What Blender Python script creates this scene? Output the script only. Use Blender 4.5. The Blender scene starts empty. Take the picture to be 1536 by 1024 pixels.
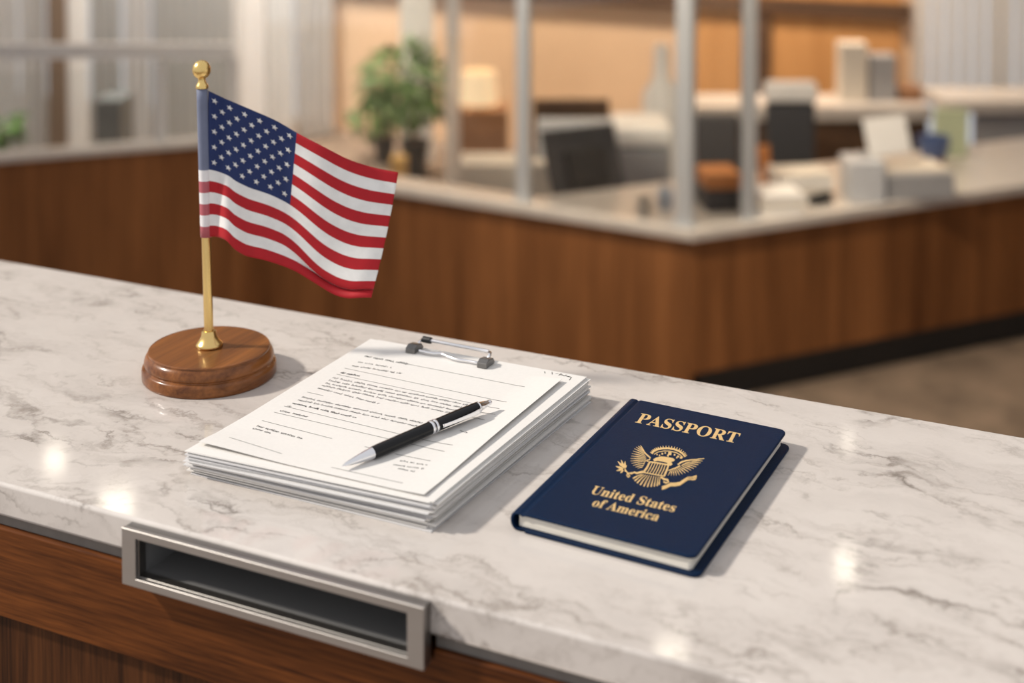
import bpy, bmesh, math, random
from mathutils import Vector, Matrix
random.seed(7)
S = bpy.context.scene
COL = S.collection
PI = math.pi
# ------------------------------------------------------------------ camera model (also used to measure positions)
YAW, PITCH, ROLL, F, PY = .44476, .04029, 0.0, 2122.5, -164.75
CAM = Vector((.4135, -.8666, .5439))
FW = Vector((-math.sin(YAW)*math.cos(PITCH), math.cos(YAW)*math.cos(PITCH), -math.sin(PITCH)))
RT = Vector((math.cos(YAW), math.sin(YAW), 0)); UP = RT.cross(FW)
def ray(x, y): return FW + RT*((x-768)/F) + UP*((PY-y)/F)
def atz(x, y, z):
    d = ray(x, y); return CAM + d*((z-CAM.z)/d.z)
def aty(x, y, Y):
    d = ray(x, y); return CAM + d*((Y-CAM.y)/d.y)
def atd(x, y, D): return CAM + ray(x, y)*D
def depth(P): return (Vector(P)-CAM).dot(FW)
def mpp(P): return depth(P)/F           # metres per pixel at a point
FLOOR = -1.95
# ------------------------------------------------------------------ helpers
def link(o): COL.objects.link(o); return o
def tag(o, label=None, cat=None, group=None, kind=None):
    if label: o['label'] = label
    if cat: o['category'] = cat
    if group: o['group'] = group
    if kind: o['kind'] = kind
    return o
def thing(name, label, cat, loc=(0, 0, 0), rz=0, group=None):
    o = link(bpy.data.objects.new(name, None)); o.empty_display_size = .05
    o.location = loc; o.rotation_euler = (0, 0, rz)
    return tag(o, label, cat, group)
def obj(name, bm, mats, parent=None, smooth=False, bevel=0, auto=None):
    bmesh.ops.recalc_face_normals(bm, faces=bm.faces[:])
    me = bpy.data.meshes.new(name); bm.to_mesh(me); bm.free()
    for m in (mats if isinstance(mats, (list, tuple)) else [mats]): me.materials.append(m)
    if smooth or auto:
        for p in me.polygons: p.use_smooth = True
        if auto:
            me.set_sharp_from_angle(angle=math.radians(auto))
            for p in me.polygons:       # large flat faces stay flat
                if max(abs(c) for c in p.normal) > .99999 or len(p.vertices) > 8: p.use_smooth = False
    o = link(bpy.data.objects.new(name, me))
    if parent: o.parent = parent
    if bevel:
        b = o.modifiers.new('bevel', 'BEVEL'); b.width = bevel; b.segments = 3; b.limit_method = 'ANGLE'
        b.harden_normals = False
    return o
def struct(name, bm, mats, **k): return tag(obj(name, bm, mats, **k), kind='structure')
def box(bm, lo, hi, M=None, mi=0):
    vs = [bm.verts.new(((hi if i & 1 else lo)[0], (hi if i & 2 else lo)[1], (hi if i & 4 else lo)[2])) for i in range(8)]
    if M is not None:
        for v in vs: v.co = M @ v.co
    for f in ((0, 1, 3, 2), (4, 6, 7, 5), (0, 4, 5, 1), (2, 3, 7, 6), (0, 2, 6, 4), (1, 5, 7, 3)):
        fc = bm.faces.new([vs[i] for i in f]); fc.material_index = mi
    return bm
def cbox(w, d, h, x=0, y=0, z=0, M=None, bm=None):
    return box(bm or bmesh.new(), (x-w/2, y-d/2, z), (x+w/2, y+d/2, z+h), M)
def prism(bm, pts, z0, z1, mi=0):
    a = [bm.verts.new((p[0], p[1], z0)) for p in pts]; b = [bm.verts.new((p[0], p[1], z1)) for p in pts]
    n = len(pts)
    for f in [bm.faces.new(a[::-1]), bm.faces.new(b)] + [bm.faces.new((a[i], a[(i+1) % n], b[(i+1) % n], b[i])) for i in range(n)]:
        f.material_index = mi
    return bm
def lathe(bm, prof, M=None, n=48):
    rings = []
    for r, z in prof:
        ring = [bm.verts.new((r*math.cos(2*PI*k/n), r*math.sin(2*PI*k/n), z)) for k in range(n)] if r > 1e-6 else [bm.verts.new((0, 0, z))]
        if M is not None:
            for v in ring: v.co = M @ v.co
        rings.append(ring)
    for a, b in zip(rings, rings[1:]):
        for k in range(n):
            l = (k+1) % n
            if len(a) == 1 and len(b) > 1: bm.faces.new((a[0], b[k], b[l]))
            elif len(b) == 1 and len(a) > 1: bm.faces.new((a[k], b[0], a[l]))
            elif len(a) > 1: bm.faces.new((a[k], b[k], b[l], a[l]))
    for ring in (rings[0], rings[-1]):
        if len(ring) > 1:
            try: bm.faces.new(ring)
            except ValueError: pass
    return bm
def tube(bm, pts, rad, n=10, caps=True, flat=1.0):
    pts = [Vector(p) for p in pts]; rings = []
    rr = rad if isinstance(rad, (list, tuple)) else [rad]*len(pts)
    up = Vector((0, 0, 1))
    for i, p in enumerate(pts):
        t = (pts[min(i+1, len(pts)-1)]-pts[max(i-1, 0)]).normalized()
        a = t.cross(up)
        if a.length < 1e-3: a = t.cross(Vector((1, 0, 0)))
        a.normalize(); b = a.cross(t)
        rings.append([bm.verts.new(p + (a*math.cos(2*PI*k/n) + b*math.sin(2*PI*k/n)*flat)*rr[i]) for k in range(n)])
    for A, B in zip(rings, rings[1:]):
        for k in range(n): bm.faces.new((A[k], A[(k+1) % n], B[(k+1) % n], B[k]))
    if caps: bm.faces.new(rings[0]); bm.faces.new(rings[-1][::-1])
    return bm
def boolean_cut(o, lo, hi):
    bm = box(bmesh.new(), lo, hi); bmesh.ops.recalc_face_normals(bm, faces=bm.faces[:])
    me = bpy.data.meshes.new('cut'); bm.to_mesh(me); bm.free()
    c = link(bpy.data.objects.new('cut', me)); m = o.modifiers.new('b', 'BOOLEAN'); m.object = c; m.operation = 'DIFFERENCE'; m.solver = 'EXACT'
    dg = bpy.context.evaluated_depsgraph_get(); dg.update()
    new = bpy.data.meshes.new_from_object(o.evaluated_get(dg)); o.modifiers.clear(); o.data = new
    bpy.data.objects.remove(c)
def zaxis_to(d, p):
    return Matrix.Translation(p) @ Vector(d).normalized().to_track_quat('Z', 'Y').to_matrix().to_4x4()
def lerp(a, b, t): return a + (b-a)*t
def sstep(a, b, x):
    t = min(1, max(0, (x-a)/(b-a))); return t*t*(3-2*t)
def poly(pts, t):       # pts sorted by first value
    for (a, p), (b, q) in zip(pts, pts[1:]):
        if t <= b: return lerp(p, q, (t-a)/(b-a)) if b > a else q
    return pts[-1][1]
def spline(pts, x):     # Catmull-Rom through (x,y) points
    n = len(pts)
    for i in range(n-1):
        if x <= pts[i+1][0] or i == n-2:
            x0, y0 = pts[i]; x1, y1 = pts[i+1]; h = x1-x0
            m0 = (y1-pts[i-1][1])/(x1-pts[i-1][0])*h if i > 0 else y1-y0
            m1 = (pts[i+2][1]-y0)/(pts[i+2][0]-x0)*h if i < n-2 else y1-y0
            t = min(1, max(0, (x-x0)/h)); t2, t3 = t*t, t*t*t
            return (2*t3-3*t2+1)*y0 + (t3-2*t2+t)*m0 + (-2*t3+3*t2)*y1 + (t3-t2)*m1
# ------------------------------------------------------------------ materials
def mat(name, col, rough=.5, metal=0, spec=.5, **k):
    m = bpy.data.materials.new(name); m.use_nodes = True
    b = m.node_tree.nodes['Principled BSDF']
    b.inputs['Base Color'].default_value = (*col, 1); b.inputs['Roughness'].default_value = rough
    b.inputs['Metallic'].default_value = metal; b.inputs['Specular IOR Level'].default_value = spec
    for n, v in k.items(): b.inputs[n.replace('_', ' ')].default_value = v
    return m
class NT:
    def __init__(s, m): s.m = m; s.t = m.node_tree; s.b = s.t.nodes['Principled BSDF']
    def n(s, typ, **k):
        nd = s.t.nodes.new(typ)
        for a, v in k.items():
            if a.startswith('i_'):
                key = a[2:]; key = int(key) if key.isdigit() else key.replace('_', ' '); nd.inputs[key].default_value = v
            else: setattr(nd, a, v)
        return nd
    def l(s, a, b): s.t.links.new(a, b)
    def coord(s, scale=(1, 1, 1), rot=(0, 0, 0), what='Object'):
        c = s.n('ShaderNodeTexCoord'); mp = s.n('ShaderNodeMapping'); mp.inputs['Scale'].default_value = scale; mp.inputs['Rotation'].default_value = rot
        s.l(c.outputs[what], mp.inputs['Vector']); return mp.outputs['Vector']
    def noise(s, vec, scale, detail=4, rough=.5, dist=0):
        nd = s.n('ShaderNodeTexNoise', i_Scale=scale, i_Detail=detail, i_Roughness=rough, i_Distortion=dist)
        s.l(vec, nd.inputs['Vector']); return nd.outputs['Fac']
    def ramp(s, fac, stops):
        r = s.n('ShaderNodeValToRGB'); e = r.color_ramp.elements
        while len(e) < len(stops): e.new(.5)
        for el, (p, c) in zip(e, stops):
            el.position = p; el.color = (*c, 1) if isinstance(c, (tuple, list)) else (c, c, c, 1)
        s.l(fac, r.inputs['Fac']); return r.outputs['Color']
    def math(s, op, a, b=None):
        nd = s.n('ShaderNodeMath', operation=op)
        for i, v in enumerate((a, b)):
            if v is None: continue
            if isinstance(v, (int, float)): nd.inputs[i].default_value = v
            else: s.l(v, nd.inputs[i])
        return nd.outputs[0]
    def mix(s, fac, a, b, mode='MIX'):
        nd = s.n('ShaderNodeMix', data_type='RGBA', blend_type=mode)
        for i, v in ((0, fac), (6, a), (7, b)):
            if isinstance(v, (int, float)): nd.inputs[i].default_value = v
            elif isinstance(v, tuple): nd.inputs[i].default_value = (*v, 1)
            else: s.l(v, nd.inputs[i])
        return nd.outputs[2]
    def bump(s, h, strength, dist=.001):
        nd = s.n('ShaderNodeBump', i_Strength=strength, i_Distance=dist); s.l(h, nd.inputs['Height']); s.l(nd.outputs['Normal'], s.b.inputs['Normal'])
    def color(s, c): s.l(c, s.b.inputs['Base Color'])
def marble():
    m = mat('marble', (.7, .66, .62), .07, spec=.5); t = NT(m)
    v0 = t.coord((1, 1, 1), (0, 0, .08))
    nz = t.n('ShaderNodeTexNoise', i_Scale=10.0, i_Detail=6.0, i_Roughness=.66); t.l(v0, nz.inputs['Vector'])
    warp = t.n('ShaderNodeVectorMath', operation='MULTIPLY_ADD'); warp.inputs[1].default_value = (.10, .10, .10)
    t.l(nz.outputs['Color'], warp.inputs[0]); t.l(v0, warp.inputs[2])
    st = t.n('ShaderNodeMapping'); st.inputs['Scale'].default_value = (.30, 1.35, 1.0); t.l(warp.outputs[0], st.inputs['Vector'])
    def veins(scale, detail, off, stops):
        mp = t.n('ShaderNodeMapping'); mp.inputs['Location'].default_value = (off, off*.7, off*.3); t.l(st.outputs[0], mp.inputs['Vector'])
        f = t.noise(mp.outputs[0], scale, detail, .5)
        d = t.math('ABSOLUTE', t.math('SUBTRACT', f, .5))
        return [t.ramp(d, q) for q in stops]
    a, ah = veins(8, 3, 0, ([(0, 1.0), (.008, .6), (.022, 0.0)], [(0, 1.0), (.03, .5), (.10, 0.0)]))
    b, bh = veins(17, 3, 4.7, ([(0, 1.0), (.012, .5), (.032, 0.0)], [(0, 1.0), (.05, .4), (.13, 0.0)]))
    c, = veins(36, 3, 9.1, ([(0, 1.0), (.02, .45), (.06, 0.0)],))
    msk = t.ramp(t.noise(v0, 9, 4, .6), [(.45, 0.0), (.64, 1.0)])
    msk2 = t.ramp(t.noise(st.outputs[0], 14, 4, .6), [(.45, 0.0), (.64, 1.0)])
    cloud = t.ramp(t.noise(st.outputs[0], 9, 7, .66), [(.28, (.68, .635, .595)), (.52, (.625, .578, .54)), (.80, (.51, .47, .44))])
    col = t.mix(t.math('MULTIPLY', ah, t.math('MULTIPLY', msk, .34)), cloud, (.36, .325, .30))
    col = t.mix(t.math('MULTIPLY', bh, t.math('MULTIPLY', msk2, .26)), col, (.36, .32, .29))
    col = t.mix(t.math('MULTIPLY', a, t.math('MULTIPLY', msk, .82)), col, (.17, .145, .125))
    col = t.mix(t.math('MULTIPLY', b, t.math('MULTIPLY', msk2, .50)), col, (.19, .16, .135))
    col = t.mix(t.math('MULTIPLY', c, t.math('MULTIPLY', msk2, .30)), col, (.30, .26, .23))
    t.color(col); return m
def wood(name, dark, light, axis='Z', scale=1.0, rough=.35, fine=1.0, coat=0):
    m = mat(name, light, rough, spec=.22); t = NT(m)
    s = {'Z': (1, 1, .045), 'X': (.045, 1, 1), 'Y': (1, .045, 1)}[axis]
    v = t.coord(s)
    f1 = t.noise(v, 26*scale, 5, .6, .4); f2 = t.noise(v, 150*scale, 3, .6); f3 = t.noise(v, 5*scale, 2, .5)
    k = 1/(.55+.3*fine+.28)
    f = t.math('ADD', t.math('MULTIPLY', f1, .55*k), t.math('ADD', t.math('MULTIPLY', f2, .3*fine*k), t.math('MULTIPLY', f3, .28*k)))
    mid = tuple(lerp(a, b, .5) for a, b in zip(dark, light))
    t.color(t.ramp(f, [(.37, dark), (.5, mid), (.63, light)]))
    t.bump(f2, .08, .0006)
    t.b.inputs['Coat Weight'].default_value = coat; t.b.inputs['Coat Roughness'].default_value = .12
    return m
def brushed(name, col, rough=.3, axis='X', amt=.5):
    m = mat(name, col, rough, 1.0); t = NT(m)
    v = t.coord({'X': (.02, 1, 1), 'Z': (1, 1, .02)}[axis])
    f = t.noise(v, 900, 2, .5)
    r = t.n('ShaderNodeMapRange', i_3=rough*(1-amt*.4), i_4=rough*(1+amt*.5)); t.l(f, r.inputs[0]); t.l(r.outputs[0], t.b.inputs['Roughness'])
    t.bump(f, .06, .0003); return m
def noisy(name, col, var=.12, scale=60, rough=.6, bump=0, metal=0, **k):
    m = mat(name, col, rough, metal, **k); t = NT(m); v = t.coord()
    f = t.noise(v, scale, 4, .6)
    t.color(t.ramp(f, [(.3, tuple(c*(1-var) for c in col)), (.7, tuple(min(1, c*(1+var)) for c in col))]))
    if bump: t.bump(f, bump, .001)
    return m
def glass(name, tint=(.97, .975, .97), ior=1.45):
    m = bpy.data.materials.new(name); m.use_nodes = True; nt = m.node_tree; nt.nodes.clear()
    o = nt.nodes.new('ShaderNodeOutputMaterial'); mx = nt.nodes.new('ShaderNodeMixShader'); tr = nt.nodes.new('ShaderNodeBsdfTransparent'); gl = nt.nodes.new('ShaderNodeBsdfGlossy'); fr = nt.nodes.new('ShaderNodeFresnel')
    tr.inputs[0].default_value = (*tint, 1); gl.inputs['Roughness'].default_value = .02; fr.inputs[0].default_value = ior
    nt.links.new(fr.outputs[0], mx.inputs[0]); nt.links.new(tr.outputs[0], mx.inputs[1]); nt.links.new(gl.outputs[0], mx.inputs[2]); nt.links.new(mx.outputs[0], o.inputs[0]); return m
def emit(name, col, st):
    return mat(name, (.8, .8, .8), .5, Emission_Color=(*col, 1), Emission_Strength=st)
MARBLE = marble()
COUNTER_WOOD_H = wood('walnut_horizontal_grain', (.022, .0055, .0016), (.165, .050, .011), 'X', 2.2, .42, 2.4)
COUNTER_WOOD_V = wood('walnut_vertical_grain', (.016, .005, .0016), (.10, .034, .010), 'Z', 1.8, .45, 1.6)
FAR_WOOD = wood('far_walnut', (.10, .036, .011), (.32, .130, .045), 'Z', .35, .45)
BASE_WOOD = wood('mahogany', (.085, .024, .006), (.31, .112, .028), 'Y', 2.2, .3, .7, coat=.35)
STEEL = brushed('brushed_steel', (.50, .475, .45), .45)
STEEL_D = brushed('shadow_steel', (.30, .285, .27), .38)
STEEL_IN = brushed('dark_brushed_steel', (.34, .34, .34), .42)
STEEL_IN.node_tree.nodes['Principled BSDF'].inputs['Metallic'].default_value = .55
GAPM = noisy('grey_metal_strip', (.17, .155, .14), .1, 80, .45)
BRASS = brushed('brass', (.80, .56, .22), .24, 'Z', .5)
GOLDBALL = brushed('gold_finial', (.82, .58, .22), .27, 'Z', .3)
CHROME = mat('chrome', (.86, .86, .88), .27, 1)
GUN = noisy('grey_clip_metal', (.16, .155, .15), .1, 200, .4, metal=.6)
BLACK = mat('black_lacquer', (.006, .006, .007), .2, 0, .3)
BLACKP = noisy('black_plastic', (.018, .019, .02), .2, 90, .45)
PAPER = noisy('white_paper', (.75, .73, .70), .02, 300, .75, .05)
PAPER2 = noisy('grey_white_paper', (.66, .655, .66), .03, 300, .75, .05)
INK = noisy('black_ink', (.022, .02, .02), .3, 500, .8)
INKL = noisy('thin_ink_rule', (.09, .085, .08), .3, 500, .8)
NAVY = noisy('navy_leather', (.004, .0155, .046), .3, 900, .45, .5, spec=.09)
NAVYD = noisy('navy_lining', (.004, .009, .022), .2, 400, .5)
GOLD = noisy('gold_foil', (.92, .64, .29), .10, 700, .36, .05, .35)
PAGES = mat('page_block', (.8, .76, .68), .8); _t = NT(PAGES); _v = _t.coord((.02, .02, 1)); _f = _t.noise(_v, 2600, 2, .5); _t.color(_t.ramp(_f, [(.3, (.62, .58, .5)), (.7, (.86, .82, .74))]))
def cloth(name, col):
    m = mat(name, col, .62, 0, .35, Sheen_Weight=.08, Sheen_Roughness=.4); t = NT(m); v = t.coord()
    w = t.noise(v, 1800, 2, .5); f = t.noise(v, 90, 3, .5)
    t.color(t.ramp(f, [(.3, tuple(c*.94 for c in col)), (.7, tuple(min(1, c*1.05) for c in col))])); t.bump(w, .25, .0004); return m
RED, WHITE, BLUE = cloth('red_cloth', (.40, .005, .012)), cloth('white_cloth', (.76, .75, .73)), cloth('navy_cloth', (.010, .024, .105))
SLEEVE_B = cloth('sleeve_blue', (.15, .17, .25)); SLEEVE_R = cloth('sleeve_red', (.42, .10, .12)); SLEEVE_W = cloth('sleeve_white', (.74, .72, .72))
# ------------------------------------------------------------------ near counter
YB, TH = .4647, .0283
SX0, SX1 = aty(182, 779, -.012).x, aty(635, 907, -.012).x
SZ0, SZ1 = -.0475, -.0022
bm = box(bmesh.new(), (-2.6, 0, -TH), (1.9, YB, 0))
bmesh.ops.recalc_face_normals(bm, faces=bm.faces[:])
bmesh.ops.bevel(bm, geom=[e for e in bm.edges], offset=.0028, segments=4, profile=.5, affect='EDGES')
top = obj('marble_countertop', bm, MARBLE, auto=40)
tag(top, 'long polished white marble countertop with grey veins carrying the flag, papers and blue book', 'countertop')
CUT = ((SX0+.001, -.02, SZ0+.001), (SX1-.001, .115, SZ1-.0035))
boolean_cut(top, *CUT)
base = thing('counter_cabinet', 'walnut counter cabinet under the marble slab with a horizontal-grain rail', 'counter', (0, .2, FLOOR))
def cpart(name, lo, hi, m, cut=True, bevel=0):
    o = obj(name, box(bmesh.new(), lo, hi), m)
    if cut: boolean_cut(o, *CUT)
    o.parent = base; o.matrix_parent_inverse = Matrix.Translation((0, -.2, -FLOOR))
    if bevel:
        b = o.modifiers.new('bevel', 'BEVEL'); b.width = bevel; b.segments = 2; b.limit_method = 'ANGLE'
    return o
cpart('metal_strip', (-2.55, .009, -.0405), (1.85, YB-.02, -TH-.0004), GAPM)
cpart('front_rail', (-2.55, .0045, -.118), (1.85, YB-.015, -.0408), COUNTER_WOOD_H, bevel=.0015)
cpart('lower_panel', (-2.55, .012, -1.0), (1.85, YB-.015, -.1183), COUNTER_WOOD_V, False)
cpart('plinth', (-2.5, .05, -1.08), (1.8, YB-.03, -1.0003), BLACKP, False)
# stainless slot
slot = thing('document_slot', 'stainless steel framed document slot set in the front edge of the marble', 'slot', ((SX0+SX1)/2, -.012, SZ0))
def sp(bm, name, m, **k):
    o = obj(name, bm, m, **k); o.parent = slot; o.matrix_parent_inverse = Matrix.Translation(-slot.location); return o
def ringframe(x0, x1, z0, z1, bx, bz, y0, y1, ch=.0012):
    bm = bmesh.new()
    loops = []
    for ox, oz, y in ((0, 0, y1), (0, 0, y0+ch), (ch, ch, y0), (bx-ch, bz-ch, y0), (bx, bz, y0+ch), (bx, bz, y1)):
        loops.append([bm.verts.new((x, y, z)) for x, z in ((x0+ox, z0+oz), (x1-ox, z0+oz), (x1-ox, z1-oz), (x0+ox, z1-oz))])
    loops.append(loops[0])
    for A, B in zip(loops, loops[1:]):
        for k in range(4): bm.faces.new((A[k], A[(k+1) % 4], B[(k+1) % 4], B[k]))
    return bm
BX, BZ = .0135, .0066
sp(ringframe(SX0, SX1, SZ0, SZ1, BX, BZ, -.012, -.0085, .0003), 'frame', STEEL)
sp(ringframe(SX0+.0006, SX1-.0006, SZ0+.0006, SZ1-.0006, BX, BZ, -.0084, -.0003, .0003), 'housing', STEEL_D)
bm = bmesh.new()
x0, x1, z0, z1 = SX0+BX-.001, SX1-BX+.001, SZ0+BZ-.001, SZ1-BZ+.0008
yb = .105; q = lambda *a: bm.faces.new([bm.verts.new(p) for p in a])
y0 = -.0105
q((x0, y0, z0), (x1, y0, z0), (x1, yb, z0), (x0, yb, z0)); q((x0, y0, z0), (x0, yb, z0), (x0, yb, z1), (x0, y0, z1))
q((x1, y0, z0), (x1, y0, z1), (x1, yb, z1), (x1, yb, z0)); q((x0, yb, z0), (x1, yb, z0), (x1, yb, z1), (x0, yb, z1)); q((x0, y0, z1), (x0, yb, z1), (x1, yb, z1), (x1, y0, z1))
bmesh.ops.remove_doubles(bm, verts=bm.verts[:], dist=1e-6)
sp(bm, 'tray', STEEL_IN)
# ------------------------------------------------------------------ desk flag
B0 = atz(314.5, 560, 0); BR = 100*mpp(B0)*.99
fl = thing('desk_flag', 'small stars and stripes flag on a brass pole with a round turned wooden base', 'flag', B0)
def fpart(name, bm, m, parent=None, **k):
    o = obj(name, bm, m, **k); o.parent = parent or fl; o.matrix_parent_inverse = Matrix.Translation(-B0); return o
TB = Matrix.Translation(B0)
r = BR
fpart('base', lathe(bmesh.new(), [(0, 0), (r*.985, 0), (r*.997, .0010), (r, .003), (r, .0092), (r*.994, .0108), (r*.978, .0120), (r*.962, .0126), (r*.950, .0132), (r*.947, .0140), (r*.955, .0147), (r*.963, .0158), (r*.965, .0172), (r*.960, .0190), (r*.948, .0212), (r*.930, .0232), (r*.914, .0244), (r*.903, .0250), (r*.902, .0256), (r*.906, .0262), (r*.904, .0270), (r*.895, .0275), (r*.885, .0276), (r*.880, .0273), (r*.872, .0274), (0, .0275)], TB, 96), BASE_WOOD, auto=38)
BT = .0276
PB = B0 + Vector((-.001, .001, BT)); D0 = depth(PB)
PT = atd(303, 131, D0-.004); pax = (PT-PB); pdir = pax.normalized()
MP = zaxis_to(pdir, PB); L = pax.length
kx = mpp(PB)
fpart('collar', lathe(bmesh.new(), [(0, 0), (20*kx, 0), (20.5*kx, .0012), (20*kx, .0028), (18.5*kx, .0040), (16.5*kx, .0055), (13.5*kx, .0085), (11.5*kx, .0115), (10.8*kx, .0145), (10*kx, .0158), (7*kx, .0162), (0, .0162)], MP, 48), BRASS, auto=45)
pr_ = 6.9*kx
fpart('pole', lathe(bmesh.new(), [(0, .010), (pr_, .010), (pr_, L), (0, L)], MP, 24), BRASS, auto=50)
bm = bmesh.new()
prof = [(0, -.001), (9.3*kx, -.0008), (9.6*kx, .001), (8.8*kx, .0025), (6.6*kx, .0045), (5.6*kx, .0068), (5.6*kx, .0085), (6.5*kx, .0098)]
cz, R = .0098+12.0*kx, 13.7*kx
prof += [(R*math.sin(a), cz-R*math.cos(a)*1.06) for a in [math.radians(x) for x in range(32, 180, 8)]] + [(0, cz+R*1.06)]
fpart('finial', lathe(bm, prof, zaxis_to(pdir, PT), 40), GOLDBALL, auto=60)
# sleeve round the pole
TOPC = [(0, 136), (.09, 148), (.23, 165), (.36, 181.5), (.466, 199), (.60, 219), (.74, 239), (.87, 251), (1, 258.5)]
BOTC = [(0, 355), (.053, 355), (.114, 361), (.155, 372), (.196, 379), (.237, 384), (.36, 391), (.52, 405), (.645, 423), (.767, 441), (.85, 447), (.93, 446.5), (1, 446)]
def flag_px(u, v):
    xt = lerp(312.5, 597.5, u); xb = lerp(312, 557, u) - 0
    rows = v*13
    wl = rows/13
    k = sstep(.42, .70, u)
    # towards the fly the lowest white stripe is folded away behind the cloth
    pts = [(0, 0), (10, .868), (11, .930), (12, .931), (13, 1)]
    wf = poly(pts, rows)
    w = lerp(wl, wf, k)
    t = w
    bulge = -3.0*math.sin(PI*w)*sstep(.0, .25, u)*(1-sstep(.3, .6, u))
    return lerp(xt, xb, t) + 2.5*math.sin(PI*w)*sstep(.3, 1, u), lerp(spline(TOPC, u), spline(BOTC, u), t) + bulge*.6
def flag_depth(u, v):
    e = min(1, u/.10)
    d = .0055*math.sin(2*PI*(1.05*u - .40*v) + .9)*e + .005*math.exp(-((u-.05)/.035)**2)
    d += .0022*math.sin(2*PI*(2.3*u + .25*v) + 2.2)*e
    d -= .006*math.exp(-((u-.15)/.06)**2)*v*v
    rows = v*13; k = sstep(.42, .70, u)
    d += .010*k*math.exp(-((rows-11.7)/.55)**2)
    d -= .010*u
    return D0 - .0055 + d
def flag_pt(u, v): return atd(*flag_px(u, v), flag_depth(u, v))
UC, NUC, NUF = .466, 42, 46
us = [UC*i/NUC for i in range(NUC+1)] + [UC + (1-UC)*i/NUF for i in range(1, NUF+1)]
RS = 4
bm = bmesh.new()
grid = [[bm.verts.new(flag_pt(u, r_/(13*RS))) for u in us] for r_ in range(13*RS+1)]
for r_ in range(13*RS):
    for c in range(len(us)-1):
        f = bm.faces.new((grid[r_][c], grid[r_+1][c], grid[r_+1][c+1], grid[r_][c+1]))
        s = r_//RS
        f.material_index = 2 if (c < NUC and s < 7) else (0 if s % 2 == 0 else 1)
bmesh.ops.recalc_face_normals(bm, faces=bm.faces[:])
# fifty stars, on both faces
for row in range(9):
    n = 6 if row % 2 == 0 else 5
    for j in range(n):
        uc = UC*(.075 + (j + (0 if n == 6 else .5))*.170); vc = 7/13*(row+.95)/10.0
        for side in (-1, 1):
            def P(a, rr):
                u = uc + rr*math.sin(a)*.0182; v = vc - rr*math.cos(a)*.0212
                p = flag_pt(u, v); return p + FW*(side*.0006)
            ring = [bm.verts.new(P(2*PI*i/10 + .12, 1 if i % 2 == 0 else .42)) for i in range(10)]
            cen = bm.verts.new(flag_pt(uc, vc) + FW*(side*.0006))
            for i in range(10):
                f = bm.faces.new((cen, ring[i], ring[(i+1) % 10]) if side < 0 else (cen, ring[(i+1) % 10], ring[i])); f.material_index = 1
me = bpy.data.meshes.new('flag'); bm.to_mesh(me); bm.free()
for m in (RED, WHITE, BLUE): me.materials.append(m)
for p in me.polygons: p.use_smooth = True
fo = link(bpy.data.objects.new('flag', me)); fo.parent = fl; fo.matrix_parent_inverse = Matrix.Translation(-B0)
sd = fo.modifiers.new('thick', 'SOLIDIFY'); sd.thickness = .0004; sd.offset = 0
bm = bmesh.new()
def pole_at(y):     # point of the pole axis seen at picture height y
    d = ray(306, y); best = None
    lo, hi = 0.0, 1.0
    for _ in range(40):
        mid = (lo+hi)/2; p = PB + pax*mid
        yy = PY - F*((p-CAM).dot(UP))/((p-CAM).dot(FW))
        if yy > y: lo = mid
        else: hi = mid
    return (PB + pax*lo)
ys = [133 + (254-133)*i/7 for i in range(8)] + [254 + (355-254)*(i+1)/6 for i in range(6)]
n = 28; srings = []
for yv in ys:
    c = pole_at(yv); rs = 8.4*kx
    srings.append([bm.verts.new(c + (RT*math.cos(2*PI*k/n) + FW*math.sin(2*PI*k/n))*rs*(1 if True else 1)) for k in range(n)])
for i, (A, B) in enumerate(zip(srings, srings[1:])):
    for k in range(n):
        f = bm.faces.new((A[k], A[(k+1) % n], B[(k+1) % n], B[k])); f.material_index = 2 if i < 7 else (1 if (i-7) % 2 == 0 else 0)
sl = fpart('sleeve', bm, [SLEEVE_R, SLEEVE_W, SLEEVE_B], smooth=True)
sl['label'] = 'sheer pale sleeve hem of the flag wrapped round the pole'
sd = sl.modifiers.new('thick', 'SOLIDIFY'); sd.thickness = .0005; sd.offset = -1
# ------------------------------------------------------------------ paper stack
bot = [atz(284, 709, 0), atz(646, 795, 0), atz(882, 600, 0)]
bot.append(bot[0] + bot[2] - bot[1])
HT = .0262
topq = [atz(281, 672, HT), atz(650, 749, HT), atz(880, 561, HT), atz(567, 506, HT)]
def stuv(x, y):        # stack coordinates of a world xy
    o = bot[0]; a = bot[1]-o; b = bot[3]-o; px, py = x-o.x, y-o.y
    det = a.x*b.y-a.y*b.x
    return (px*b.y-py*b.x)/det, (a.x*py-a.y*px)/det
def sheet_mesh(name, corners, zf, t, m, nx=14, ny=18):
    bm = bmesh.new(); C = corners; T = []; B = []
    for j in range(ny+1):
        rt, rb = [], []
        for i in range(nx+1):
            u, v = i/nx, j/ny
            p = lerp(lerp(C[0], C[1], u), lerp(C[3], C[2], u), v); z = zf(p.x, p.y)
            rt.append(bm.verts.new((p.x, p.y, z))); rb.append(bm.verts.new((p.x, p.y, z-t)))
        T.append(rt); B.append(rb)
    for j in range(ny):
        for i in range(nx):
            bm.faces.new((T[j][i], T[j][i+1], T[j+1][i+1], T[j+1][i])); bm.faces.new((B[j][i], B[j+1][i], B[j+1][i+1], B[j][i+1]))
    for i in range(nx):
        bm.faces.new((T[0][i], B[0][i], B[0][i+1], T[0][i+1])); bm.faces.new((T[ny][i], T[ny][i+1], B[ny][i+1], B[ny][i]))
    for j in range(ny):
        bm.faces.new((T[j][0], T[j+1][0], B[j+1][0], B[j][0])); bm.faces.new((T[j][nx], B[j][nx], B[j+1][nx], T[j+1][nx]))
    return obj(name, bm, m, auto=40)
NS = 30
rnd = random.Random(11)
th = [rnd.choice([.0003, .0004, .0005, .0009, .0013]) for _ in range(NS)]
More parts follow.
